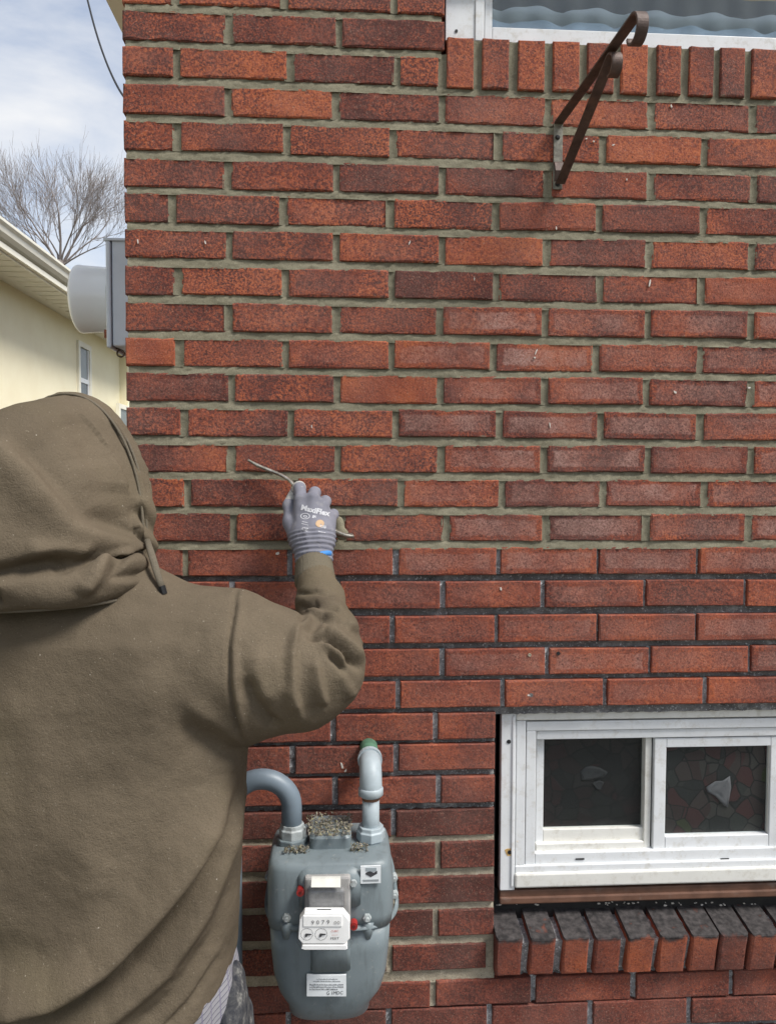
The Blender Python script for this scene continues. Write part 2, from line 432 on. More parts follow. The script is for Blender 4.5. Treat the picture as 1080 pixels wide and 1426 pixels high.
# ------------------------------------------------------------------ brick wall
ZT = {0: 2.5556, 1: 2.4888, 2: 2.4226, 3: 2.3546, 4: 2.2876, 5: 2.2196, 6: 2.1555, 7: 2.0884, 8: 2.0204, 9: 1.9527, 10: 1.8855, 11: 1.82, 12: 1.7536, 13: 1.6862, 14: 1.6201, 15: 1.5529, 16: 1.4862, 17: 1.4199, 18: 1.3513, 19: 1.2858, 20: 1.2215, 21: 1.1571, 22: 1.0952, 23: 1.0303, 24: 0.9637, 25: 0.8983, 26: 0.8282, 27: 0.7593, 28: 0.6888, 29: 0.6149, 30: 0.558, 31: 0.491}
JX = {0: [-0.3092, -0.1076, 0.0974], 1: [-0.2132, -0.0069], 2: [-0.309, -0.0999, 0.1033], 3: [-0.2152, -0.0135, 0.1895, 0.3944, 0.5963, 0.8], 4: [-0.3088, -0.1055, 0.0943, 0.2987, 0.5037, 0.7035], 5: [-0.2159, -0.0121, 0.191, 0.396, 0.5988, 0.8048], 6: [-0.3178, -0.1126, 0.092, 0.2944, 0.4973, 0.7049], 7: [-0.214, -0.012, 0.1905, 0.3935, 0.5969, 0.8051], 8: [-0.3096, -0.1074, 0.0939, 0.2971, 0.5022, 0.7049], 9: [-0.2147, -0.0119, 0.1872, 0.3923, 0.5979, 0.8055], 10: [-0.3093, -0.1077, 0.0944, 0.2928, 0.4957, 0.7034], 11: [-0.2113, -0.0091, 0.1894, 0.3939, 0.596, 0.8072], 12: [-0.3009, -0.0984, 0.1032, 0.3053, 0.5064, 0.7077], 13: [-0.212, -0.009, 0.1917, 0.3942, 0.6028, 0.8119], 14: [-0.2952, -0.0918, 0.1135, 0.3123, 0.5142, 0.7194], 15: [-0.2086, -0.002, 0.2024, 0.3987, 0.6023, 0.8107], 16: [-0.3003, -0.1017, 0.1043, 0.3079, 0.5062, 0.709], 17: [-0.212, -0.0088, 0.1962, 0.3974, 0.6018, 0.808], 18: [-0.303, -0.102, 0.0978, 0.305, 0.5068, 0.7075], 19: [-0.21, -0.007, 0.1971, 0.4078, 0.6146, 0.8202], 20: [-0.297, -0.095, 0.1096, 0.3177, 0.5234, 0.7295], 21: [-0.219, -0.0171, 0.1837], 22: [-0.299, -0.0969, 0.1058], 23: [-0.217, -0.0142, 0.1902], 24: [-0.307, -0.1055, 0.1021], 25: [-0.214, -0.012, 0.1896], 26: [-0.302, -0.1, 0.104], 27: [-0.217, -0.016, 0.1861], 28: [-0.308, -0.108, 0.0945], 29: [-0.222, -0.02, 0.1827, 0.3853, 0.5926, 0.797], 30: [-0.307, -0.106, 0.0935, 0.2965, 0.5042, 0.7106], 31: [-0.214, -0.012, 0.19, 0.393, 0.596, 0.8]}
XL, XR = -0.4085, 0.93           # house corner, right limit of the singly built bricks
WIN_X1 = 0.955                   # right jamb of the basement window
BH = 0.0530

house = empty('brick_house', (XL, 0.0, 0.0))
tag(house, 'red brick house front with half repointed joints, filling most of the view', 'house')

def brick_mesh(name, L, H=BH, D=0.092, seed=0, chip=0.0011, n_long=8, bev=0.0022):
    """Brick with its front face at y = 0, x in [0, L], z in [-H, 0]; ragged arrises."""
    r = random.Random(seed); out = []
    def jit(): return r.uniform(-chip, chip)
    nl = n_long
    for i in range(nl): out.append((L * i / nl, 0))
    for i in range(2): out.append((L, -H * i / 2))
    for i in range(nl): out.append((L * (1 - i / nl), -H))
    for i in range(2): out.append((0, -H * (1 - i / 2)))
    n = len(out); cx, cz = L / 2, -H / 2
    def inset(p, d):
        return (p[0] + (d if p[0] < 1e-6 else -d if p[0] > L - 1e-6 else 0), p[1] + (-d if p[1] > -1e-6 else d if p[1] < -H + 1e-6 else 0))
    vs = []
    for p in out:
        q = inset(p, bev + r.uniform(-0.0008, 0.0012)); vs.append((q[0] + jit(), r.uniform(-0.0004, 0.0004), q[1] + jit()))
    for p in out:
        q = inset(p, bev * 0.30); vs.append((q[0] + jit() * .6, bev * 0.32 + abs(jit()) * .6, q[1] + jit() * .6))
    for p in out: vs.append((p[0], bev * 1.3, p[1]))
    for p in out: vs.append((p[0], D, p[1]))
    fs = [tuple(range(n))]
    for k in range(3):
        for i in range(n): a, b = k * n + i, k * n + (i + 1) % n; fs.append((a, a + n, b + n, b))
    fs.append(tuple(range(4 * n - 1, 3 * n - 1, -1)))
    me = bpy.data.meshes.new(name); me.from_pydata(vs, [], fs)
    bm = bmesh.new(); bm.from_mesh(me); bmesh.ops.recalc_face_normals(bm, faces=bm.faces); bm.to_mesh(me); bm.free()
    return me
FULL = {}; HALF = {}
for kind in ('brick_rough', 'brick_smooth'):
    FULL[kind] = [brick_mesh('brick', 0.19, seed=i, chip=0.0022 if kind == 'brick_rough' else 0.0010) for i in range(9)]
    HALF[kind] = [brick_mesh('brick', 0.095, seed=40 + i, n_long=4, chip=0.0022 if kind == 'brick_rough' else 0.0009) for i in range(4)]
    for me in FULL[kind] + HALF[kind]: me.materials.append(M[kind])

def brick(x0, x1, ztop, kind, color, h=BH, y=None, rot=None):
    L = x1 - x0
    me = random.choice(FULL[kind] if L > 0.135 else HALF[kind]); base = 0.19 if L > 0.135 else 0.095
    o = bpy.data.objects.new('brick', me); COL.objects.link(o); o.parent = house
    yy = random.uniform(-0.0015, 0.0015) if y is None else y
    o.location = Vector((x0, yy, ztop)) - house.location
    o.scale = (L / base, 1, h / BH)
    o.rotation_euler = (random.gauss(0, 0.006), random.gauss(0, 0.0028) if L > 0.05 else 0, random.gauss(0, 0.005)) if rot is None else rot
    o.color = (*color, 1)
    return o

# special tones read off the photograph: (course, brick index) -> (tone, mottling, film)
SPECIAL = {(10, 0): (0.74, 0.12, 0.05), (11, 2): (0.80, 0.16, 0.05), (2, 1): (0.74, 0.5, 0), (2, 2): (0.22, 0.4, 0), (3, 0): (0.28, 0.4, 0), (3, 1): (0.62, 0.5, 0), (3, 2): (0.2, 0.4, 0.05),
           (4, 0): (0.3, 0.5, 0), (3, 3): (0.66, 0.35, 0.1), (3, 4): (0.62, 0.3, 0.1), (4, 5): (0.72, 0.3, 0.05), (4, 6): (0.58, 0.35, 0.1), (5, 3): (0.2, 0.35, 0.1), (5, 2): (0.3, 0.4, 0.1), (6, 4): (0.62, 0.3, 0.1), (6, 5): (0.24, 0.35, 0.1), (7, 3): (0.66, 0.35, 0.1), (7, 4): (0.3, 0.35, 0.25),
           (8, 3): (0.2, 0.4, 0.1), (8, 4): (0.26, 0.4, 0.1), (8, 0): (0.2, 0.4, 0), (8, 6): (0.56, 0.2, 0.3), (5, 1): (0.26, 0.4, 0), (5, 0): (0.36, 0.45, 0.1), (1, 0): (0.34, 0.5, 0), (1, 1): (0.3, 0.4, 0), (1, 2): (0.32, 0.4, 0), (0, 0): (0.6, .3, 0), (11, 0): (0.22, 0.35, 0.25)}
def tones(c, i, x):
    if (c, i) in SPECIAL: return SPECIAL[(c, i)]
    if c <= 16:
        t = random.choice([0.32, 0.37, 0.41, 0.45, 0.49, 0.55]); mo = random.uniform(0.28, 0.5)
        hz = random.uniform(0, 0.25)
        if x > 0.18 and 9 <= c <= 15: hz = random.uniform(0.55, 1.3); mo *= 0.8
        if c <= 8 and x < 0.25: mo = random.uniform(0.45, 0.75)
        if c == 16: hz = 0.3 + 0.5 * (x > 0.2); mo = 0.25; t = 0.5
        return (t, mo, hz)
    if c <= 20: return (random.uniform(0.44, 0.62), random.uniform(0.22, 0.34), random.uniform(0.1, 0.6) * (1.3 if x > 0.3 else .6))
    if c <= 23: return (random.uniform(0.40, 0.54), random.uniform(0.22, 0.34), random.uniform(0, 0.12))
    if c <= 28: return (random.uniform(0.06, 0.20), random.uniform(0.24, 0.36), 0.0)
    return (random.uniform(0.20, 0.36), random.uniform(0.2, 0.3), 0.0)

joints_new, joints_grey, joints_sandy = [], [], []
for c in range(0, 32):
    js = list(JX[c])
    end = XR + 0.1
    if c in (0, 1): end = 0.1925
    elif c == 2: end = 0.1815
    elif 21 <= c <= 27: end = 0.3035
    elif c == 28: end = 0.2885
    if end > 0.9:
        while js[-1] + 0.2035 < end: js.append(js[-1] + 0.2035)
        end = js[-1]; js = js[:-1]
    js = [j for j in js if j < end - 0.02]
    xs = [XL] + js + [end]
    kind = 'brick_rough' if c <= 16 else 'brick_smooth'
    for i in range(len(xs) - 1):
        if c <= 15: hl, hr = 0.0068, 0.0068
        elif xs[i] > 0.3 and c < 20: hl, hr = 0.0030, 0.0030
        else: hl, hr = 0.0056, 0.0056
        a = xs[i] + (0 if i == 0 else hl * random.uniform(0.85, 1.15)); b = xs[i + 1] - (0 if i == len(xs) - 2 and end < 0.9 else hr * random.uniform(0.85, 1.15))
        brick(a, b, ZT[c] + random.uniform(-0.0008, 0.0008), kind, tones(c, i, (a + b) / 2), h=BH + random.uniform(-0.0012, 0.0010))
        if i > 0:
            J = (xs[i] - hl, xs[i] + hl, ZT[c] - BH, ZT[c])
            if c <= 15 or (c == 16 and i == 1): joints_new.append(J)
            elif c >= 25 and c <= 29 and xs[i] < 0.3: joints_sandy.append(J)
            else: joints_grey.append(J)

# rowlock course under the upper window
ROW = [(622, 659), (671, 708), (721, 758), (769, 806), (817, 854), (864, 901), (914, 947), (959, 993), (1002, 1036), (1046, 1082), (1092, 1127)]
ROWT = [0.66, 0.38, 0.62, 0.64, 0.5, 0.74, 0.42, 0.48, 0.44, 0.62, 0.5]
rowme = [brick_mesh('brick', 0.05, H=0.0935, seed=70 + i, n_long=2, chip=0.0015) for i in range(4)]
for me in rowme: me.materials.append(M['brick_rough'])
def rowlock(x0, x1, ztop, color, y, rx=0.0, h=0.0935, me=None, parent=house, D=1.0):
    o = bpy.data.objects.new('brick', me or random.choice(rowme)); COL.objects.link(o); o.parent = parent
    o.location = Vector((x0, y, ztop)) - parent_loc(parent); o.scale = ((x1 - x0) / 0.05, D, h / 0.0935)
    o.rotation_euler = (rx, random.gauss(0, 0.004), random.gauss(0, 0.006)); o.color = (*color, 1); return o
rx = []
for k, ((a, b), t) in enumerate(zip(ROW, ROWT)):
    x0, x1 = at(a, 90)[0], at(b, 90)[0]; rx.append((x0, x1))
    rowlock(x0, x1, 2.459, (t, 0.4, 0.05), -0.004 + random.uniform(-0.001, 0.001))
    if k: joints_new.append((rx[k - 1][1], x0, 2.3655, 2.456))
joints_new.append((0.1815, rx[0][0], 2.36, 2.428))

# ---- mortar: real beds, recessed and uneven
def strip(mb, x0, x1, z0, z1, fn, dx=0.007, nz=6, ov=0.0035):
    nx = max(2, int((x1 - x0) / dx)); xs = np.linspace(x0, x1, nx + 1); zs = np.linspace(z0 - ov, z1 + ov, nz + 1)
    vs = []
    for i, x in enumerate(xs):
        for j, z in enumerate(zs): vs.append((x, fn(j / nz, i / nx), z))
    fs = [(i * (nz + 1) + j, (i + 1) * (nz + 1) + j, (i + 1) * (nz + 1) + j + 1, i * (nz + 1) + j + 1) for i in range(nx) for j in range(nz)]
    mb.add(vs, fs)
def jn(sc=0.0008): return random.gauss(0, sc)
def f_new(u, t): return 0.0006 + 0.0050 * max(0, u) ** 1.3 + 0.0012 * math.sin(t * 61.0) * math.sin(t * 23.0 + 1) + jn(0.0008)        # tooled hollow
def f_new_head(u, t): return 0.0014 + 0.0026 * math.sin(math.pi * t) + jn(0.0007)
def f_raked(u, t): return 0.0135 + jn(0.0022)
def f_grey(u, t): return 0.0065 + 0.003 * math.sin(math.pi * t) + jn(0.0016)
def f_sandy(u, t): return 0.0035 + 0.002 * math.sin(math.pi * u) + jn(0.0009)
mn, mr, mg, ms = MB(), MB(), MB(), MB()
def xend(c):
    return 0.1875 if c in (0, 1) else 0.3035 if 21 <= c <= 26 else 0.306 if c == 27 else XR + 0.08
for c in range(-1, 31):
    ztop = (ZT[c] if c >= 0 else ZT[0] + 0.0668) - BH; zb = ZT[c + 1]
    x0 = XL + 0.005; x1 = xend(c)
    if c == 1: x1 = 0.1875
    if c == 2: x1 = XR + 0.08
    if c <= 15: strip(mn, x0, x1, zb, ztop, f_new)
    elif 24 <= c <= 28:
        strip(ms, x0, min(x1, 0.306), zb, ztop, f_sandy)
        if x1 > 0.31: strip(mr, 0.306, x1, zb, ztop, f_raked, ov=0.006)
    else: strip(mr, x0, x1, zb, ztop, f_raked, ov=0.006)
for a, b, z0, z1 in joints_new: strip(mn, a - 0.003, b + 0.003, z0, z1, f_new_head, dx=0.004, nz=8, ov=0.001)
for a, b, z0, z1 in joints_grey:
    mg = MB(); strip(mg, a - 0.003, b + 0.003, z0, z1, f_grey, dx=0.004, nz=8, ov=0.0); mg.build('mortar_joint', M['mortar_grey'], house, smooth=True)
for a, b, z0, z1 in joints_sandy: strip(ms, a - 0.003, b + 0.003, z0, z1, f_sandy, dx=0.004, nz=8, ov=0.0)
strip(ms, 0.286, 0.307, 0.634, 0.6888, f_sandy, dx=0.004, nz=8)
for b_, nm, mt in ((mn, 'fresh_mortar', 'mortar_new'), (mr, 'raked_mortar', 'mortar_raked'), (ms, 'sandy_mortar', 'mortar_sandy')):
    b_.build(nm, M[mt], house, smooth=True)

# ---- backing behind the bricks, with the two window openings left free
mb = MB(); yb0, yb1 = 0.030, 0.20
W = lambda x0, x1, z0, z1: mb.box(x0, x1, yb0, yb1, z0, z1)
UW = (0.19, 1.35, 2.40, 3.0); BW = (0.306, WIN_X1, 0.70, 1.168)
W(XL + 0.02, UW[0], BW[3], 3.05); W(UW[0], UW[1], BW[3], UW[2]); W(UW[1], 3.2, BW[3], 3.05); W(UW[0], UW[1], UW[3], 3.05)
W(XL + 0.02, BW[0], 0.0, BW[3]); W(BW[0], BW[1], 0.0, 0.62); W(BW[1], 3.2, 0.0, BW[3])
mb.build('wall_core', M['mortar_raked'], house)

# ---- the rest of the brickwork (outside the picture): one joined piece
mb = MB()
def simple_brick(x0, x1, z0, z1, y=0.0):
    j = lambda: random.uniform(-0.001, 0.001); b = 0.003
    mb.add([(x0 + b, y + j(), z0 + b), (x1 - b, y + j(), z0 + b), (x1 - b, y + j(), z1 - b), (x0 + b, y + j(), z1 - b), (x0, b, z0), (x1, b, z0), (x1, b, z1), (x0, b, z1), (x0, 0.09, z0), (x1, 0.09, z0), (x1, 0.09, z1), (x0, 0.09, z1)],
           [(0, 1, 2, 3), (0, 4, 5, 1), (1, 5, 6, 2), (2, 6, 7, 3), (3, 7, 4, 0), (4, 8, 9, 5), (5, 9, 10, 6), (6, 10, 11, 7), (7, 11, 8, 4)])
allz = {c: ZT[c] for c in ZT}
for c in range(-1, -8, -1): allz[c] = allz[c + 1] + 0.0668
for c in range(32, 39): allz[c] = allz[c - 1] - 0.067
for c, z in allz.items():
    if z - BH < 0.01 or z > 3.05: continue
    start = XL if c not in ZT else None
    if start is None:
        js = list(JX[c]); 
        while js[-1] + 0.2035 < XR + 0.1: js.append(js[-1] + 0.2035)
        start = js[-1]
    x = start; first = True
    while x < 3.1:
        x2 = x + (0.1 if (first and c % 2 == 0 and start == XL) else 0.2035); first = False
        a, b = x + 0.0055, min(x2, 3.15) - 0.0055
        if z > 2.42 and b > UW[0] and a < UW[1] + 0.05:
            if a < UW[0] - 0.03: b = UW[0] - 0.002
            elif b > UW[1] + 0.03: a = UW[1] + 0.002
            else: x = x2; continue
        if start == XL and x == XL: a = XL
        if b - a > 0.02 and not (0.62 < z < 1.17 and a < WIN_X1 and b < WIN_X1):
            if 0.62 < z < 1.17 and a < WIN_X1: a = WIN_X1
            simple_brick(a, b, z - BH, z)
        x = x2
o = mb.build('brickwork', M['brick_rough'], house); o.color = (0.45, 0.35, 0.2, 1); tag(o, kind='stuff')
mb = MB()     # return wall along the drive: bricks on the plane x = XL
for c, z in allz.items():
    if z - BH < 0.01 or z > 3.0: continue
    y = 0.105 + (0.1 if c % 2 else 0)
    while y < 8.0:
        y2 = y + 0.2035; j = lambda: random.uniform(-0.001, 0.001); b = 0.003
        mb.add([(XL + j(), y + b, z - BH + b), (XL + j(), y2 - 0.01 - b, z - BH + b), (XL + j(), y2 - 0.01 - b, z - b), (XL + j(), y + b, z - b), (XL + b, y, z - BH), (XL + b, y2 - 0.01, z - BH), (XL + b, y2 - 0.01, z), (XL + b, y, z)],
               [(0, 3, 2, 1), (0, 1, 5, 4), (1, 2, 6, 5), (2, 3, 7, 6), (3, 0, 4, 7)]); y = y2
o = mb.build('side_brickwork', M['brick_rough'], house); o.color = (0.4, 0.35, 0.15, 1); tag(o, kind='stuff')
mb = MB(); mb.box(XL + 0.008, XL + 0.2, 0.2, 8.0, 0.0, 3.05); mb.box(XL + 0.008, XL + 0.02, 0.05, 0.2, 0.0, 3.05); mb.box(XL + 0.2, 3.2, 7.8, 8.0, 0, 3.05); mb.box(3.0, 3.2, 0.2, 7.8, 0, 3.05)
mb.build('side_wall', M['mortar_new'], house)
mb = MB(); mb.box(XL + 0.2, 3.0, 0.2, 7.8, 1.42, 1.60); mb.box(XL + 0.2, 3.0, 0.2, 7.8, 0.0, 0.02); mb.box(XL + 0.2, 3.0, 1.6, 1.7, 0.0, 3.0)
mb.build('inner_floor', M['room'], house)
# eaves and roof
M['soffit'] = plain('soffit_cream', (0.78, 0.74, 0.60), 0.6, 0.06, 10)
M['shingle'] = plain('shingle', (0.10, 0.095, 0.09), 0.95, 0.3, 30, 0.5)
mb = MB(); mb.box(-0.712, XL + 0.05, 0.0, 8.3, 3.06, 3.20); mb.box(XL + 0.05, 3.5, 0.0, 8.3, 3.055, 3.19)
rf = mb.build('eaves', M['soffit'], house)
mb = MB(); mb.loft([[(-0.76, -0.02, 3.205), (3.55, -0.02, 3.205), (1.4, -0.02, 4.3)], [(-0.76, 8.35, 3.205), (3.55, 8.35, 3.205), (1.4, 8.35, 4.3)]])
mb.build('roof', M['shingle'], house)

# ---- small dried mortar splashes on the faces
def splash(px, py, w, h, ang=0.0, seed=0):
    r = random.Random(seed); c = at(px, py); n = 10; poly = []
    for i in range(n):
        a = 2 * math.pi * i / n; k = r.uniform(0.55, 1.15)
        x, z = math.cos(a) * w * .6 * k, math.sin(a) * h * .72 * k
        poly.append((x * math.cos(ang) - z * math.sin(ang), x * math.sin(ang) + z * math.cos(ang)))
    q = MB(); q.prism(poly, (c[0], -0.0019, c[2]), (1, 0, 0), (0, 0, 1), (0, 0.003, 0)); q.build('mortar_splash', M['splash'], house)
for i, s_ in enumerate([(904, 394, .0025, .013, -.15), (746, 490, .0022, .009, -.3), (744, 498, .003, .003, 0), (765, 592, .002, .009, .1), (816, 193, .004, .002, 0), (826, 197, .003, .002, 0), (853, 202, .005, .002, .4), (934, 148, .003, .006, .3), (476, 1066, .004, .011, .35), (481, 1073, .003, .006, -.5), (697, 820, .003, .006, .2), (939, 546, .007, .003, -.6), (720, 1172, .004, .002, 0), (598, 1191, .002, .002, 0), (872, 250, .002, .003, 0), (594, 1196, .0015, .012, 0), (1014, 1166, .002, .002, 0), (286, 338, .002, .006, .3), (192, 336, .002, .008, .1), (774, 318, .002, .006, .2), (570, 338, .002, .006, -.3), (434, 594, .002, .005, .2), (660, 388, .0015, .006, 0), (386, 771, .006, .005, 0), (735, 968, .004, .003, 0), (1042, 540, .006, .003, -.2)]):
    splash(*s_, seed=i)
# old screw holes in the brick under the repointed courses
mb = MB()
for (px, py, r_) in ((737, 912, .0035), (777, 910, .0036), (739, 968, .0042), (777, 967, .0034)):
    c = at(px, py); q = MB(); q.tube([(c[0], -0.0016, c[2]), (c[0], 0.004, c[2])], r_, 12); q.build('filled_screw_hole', M['mortar_sandy'] if px == 737 else M['mortar_raked'] if px == 739 else M['black'], house)
# ------------------------------------------------------------------ basement window
def prect(mb, x0, y0, x1, y1, Y, depth, zc=None):
    """Board seen between photo pixels, front at plane Y, axis-aligned in the wall."""
    xm, ym = (x0 + x1) / 2, (y0 + y1) / 2
    a = at(x0, ym, Y)[0]; b = at(x1, ym, Y)[0]; zt_ = at(xm, y0, Y)[2]; zb_ = at(xm, y1, Y)[2]
    mb.box(a, b, Y, Y + depth, zb_, zt_)
def wx(px, Y, py=1110): return at(px, py, Y)[0]
def wz(py, Y, px=830): return at(px, py, Y)[2]
def wbox(name, x0, x1, y0, y1, Y, depth, mat, parent, bev=0.0015):
    q = MB(); q.box(wx(x0, Y), wx(x1, Y), Y, Y + depth, wz(y1, Y), wz(y0, Y)); return q.build(name, mat, parent, bevel=bev)
bw = empty('basement_window', (0.60, 0.03, 0.80), house); bw['label'] = 'white sliding basement window with stained-glass film panes'
Y0 = 0.022
wbox('flange', 697, 717.5, 992, 1237, Y0, 0.02, M['vinyl'], bw)
wbox('flange_rib', 712.5, 716, 996, 1232, Y0 - 0.003, 0.003, M['vinyl'], bw, 0.001)
wbox('head_rail', 718, 1145, 991, 1002, Y0 - 0.001, 0.02, M['vinyl_old'], bw)
wbox('frame', 718, 731, 1002.5, 1203, Y0 + 0.001, 0.05, M['vinyl'], bw)
wbox('frame', 732, 1145, 1004, 1017, Y0 + 0.004, 0.06, M['vinyl'], bw)
wbox('frame', 732, 745.5, 1017.2, 1202, Y0 + 0.004, 0.06, M['vinyl'], bw)
wbox('frame', 746, 1145, 1017.2, 1029, Y0 + 0.009, 0.06, M['vinyl'], bw)
wbox('frame', 745.7, 1145, 1187, 1202, Y0 + 0.005, 0.06, M['vinyl'], bw)
wbox('sill_rail', 718, 1145, 1203.5, 1214, Y0 - 0.001, 0.06, M['vinyl'], bw, 0.002)
wbox('sill_rail', 718, 1145, 1214.5, 1235, Y0 - 0.006, 0.06, M['vinyl_old'], bw, 0.004)
wbox('track', 747, 897, 1174, 1186.5, Y0 + 0.016, 0.05, M['vinyl_old'], bw)
wbox('jamb', 1104, 1150, 1002, 1214, Y0 + 0.0035, 0.08, M['vinyl'], bw)
# left (inner) sash
YL = Y0 + 0.026
wbox('sash', 746, 756.5, 1029, 1173.5, YL, 0.03, M['vinyl'], bw)
wbox('sash', 756.5, 898, 1154, 1173.5, YL, 0.03, M['vinyl_old'], bw)
wbox('sash', 897, 906, 1029, 1186, YL - 0.006, 0.03, M['vinyl_old'], bw)
wbox('pane', 755, 899, 1028, 1156, YL + 0.008, 0.003, M['glass_dim'], bw, 0)
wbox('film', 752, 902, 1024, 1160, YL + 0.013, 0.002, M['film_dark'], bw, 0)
wbox('gasket', 906, 910, 1029, 1186, YL - 0.002, 0.02, M['caulk'], bw, 0)
# right (outer) sash
YR = Y0 + 0.012
wbox('sash', 910, 926.5, 1030, 1186, YR, 0.03, M['vinyl'], bw)
wbox('sash', 926.8, 1071, 1030, 1043, YR + 0.0003, 0.03, M['vinyl'], bw)
wbox('sash', 926.8, 1071, 1168, 1186, YR + 0.0003, 0.03, M['vinyl'], bw)
wbox('sash', 1071.5, 1090, 1030, 1186, YR, 0.03, M['vinyl'], bw)
wbox('sash', 1090, 1104, 1030, 1186, YR + 0.004, 0.03, M['vinyl'], bw)
wbox('pane', 926, 1072, 1042, 1169, YR + 0.011, 0.003, M['glass_dim'], bw, 0)
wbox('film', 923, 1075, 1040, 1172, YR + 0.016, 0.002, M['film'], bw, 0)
wbox('gasket', 927, 1071, 1166.2, 1168.2, YR + 0.006, 0.004, M['caulk'], bw, 0)
wbox('gasket', 1068.6, 1071, 1043, 1166, YR + 0.006, 0.004, M['vinyl_old'], bw, 0)
for (px, py, rust) in ((708, 1033, 0), (709, 1187, 1)):
    c = at(px, py, Y0)
    if rust:
        q = MB(); q.prism([(math.cos(a) * .0085 * (1 + .3 * math.sin(3 * a)), math.sin(a) * .010 * (1 + .25 * math.cos(2 * a))) for a in np.linspace(0, 6.0, 12)], (c[0], Y0 - 0.0006, c[2]), (1, 0, 0), (0, 0, 1), (0, 0.001, 0)); q.build('rust_stain', M['rust'], bw)
    q = MB(); q.tube([(c[0], Y0 - 0.0012, c[2]), (c[0], Y0 + 0.002, c[2])], 0.0042, 12); q.build('screw_hole', M['black'], bw)
for px in (808, 1010):
    c = at(px, 1198, Y0); q = MB(); q.box(c[0] - .009, c[0] + .009, Y0 + 0.0035, Y0 + 0.008, c[2] - .0014, c[2] + .0014); q.build('weep_slot', M['caulk'], bw)
# brown board and black gap beneath
wbox('brown_board', 697, 1150, 1237, 1246.5, Y0 + 0.004, 0.06, M['brown_board'], bw, 0.002)
wbox('brown_board', 697, 1150, 1247, 1257, Y0 - 0.001, 0.06, M['brown_board'], bw, 0.003)
q = MB(); q.box(0.3065, WIN_X1, 0.045, 0.16, 0.66, 0.778); q.build('caulk_bed', M['caulk'], bw)
q = MB(); q.box(0.3060, 0.3120, 0.036, 0.16, 0.74, 1.166); q.box(0.3125, WIN_X1, 0.034, 0.16, 1.1615, 1.1675); q.build('caulk_bed', M['caulk'], bw)
q = MB(); rr = random.Random(5)
for i in range(46):
    px = 692 + rr.choice([rr.uniform(0, 60), rr.uniform(140, 240), rr.uniform(240, 390)]); c = at(px, rr.uniform(1257, 1262), 0.042); w = rr.uniform(.001, .0035)
    q.prism([(math.cos(a) * w * rr.uniform(.6, 1.3), math.sin(a) * w * .5) for a in np.linspace(0, 5.5, 7)], (c[0], 0.0430, c[2]), (1, 0, 0), (0, 0, 1), (0, 0.0025, 0))
tag(q.build('paint_flakes', M['splash'], bw), kind='stuff')
# pale creased sheets added behind both panes to stand in for reflections and clutter
def reflection_shape(pts, Y, seed, label, mat):
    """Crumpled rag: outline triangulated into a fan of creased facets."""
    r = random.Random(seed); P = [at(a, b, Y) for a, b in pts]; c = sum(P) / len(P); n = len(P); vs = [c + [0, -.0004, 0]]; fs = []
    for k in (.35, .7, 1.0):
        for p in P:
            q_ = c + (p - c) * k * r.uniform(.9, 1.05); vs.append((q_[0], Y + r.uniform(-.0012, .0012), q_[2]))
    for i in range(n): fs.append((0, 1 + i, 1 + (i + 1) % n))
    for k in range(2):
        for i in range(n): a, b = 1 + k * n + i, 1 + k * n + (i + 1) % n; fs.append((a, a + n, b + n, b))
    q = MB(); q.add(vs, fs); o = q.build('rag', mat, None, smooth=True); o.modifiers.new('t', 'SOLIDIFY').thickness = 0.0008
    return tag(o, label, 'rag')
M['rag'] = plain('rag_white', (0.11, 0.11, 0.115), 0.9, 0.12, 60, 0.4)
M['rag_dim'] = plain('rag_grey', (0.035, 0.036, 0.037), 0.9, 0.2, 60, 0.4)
reflection_shape([(807, 1075), (815, 1068), (824, 1067), (836, 1070), (846, 1076), (842, 1083), (824, 1086), (809, 1088)], YL + 0.0115, 2, 'dim pale flat rag, upper of two in the left, darker basement pane', M['rag_dim'])
reflection_shape([(824, 1090), (834, 1087), (840, 1089), (837, 1101), (830, 1100)], YL + 0.0115, 5, 'small dim rag scrap below the other in the left basement pane', M['rag_dim'])
reflection_shape([(982, 1096), (995, 1088), (1006, 1086), (1015, 1081), (1019, 1096), (1016, 1110), (1013, 1125), (1006, 1120), (995, 1109), (984, 1103)], YR + 0.0145, 4, 'pale crumpled rag in the right flower-patterned basement pane', M['rag'])

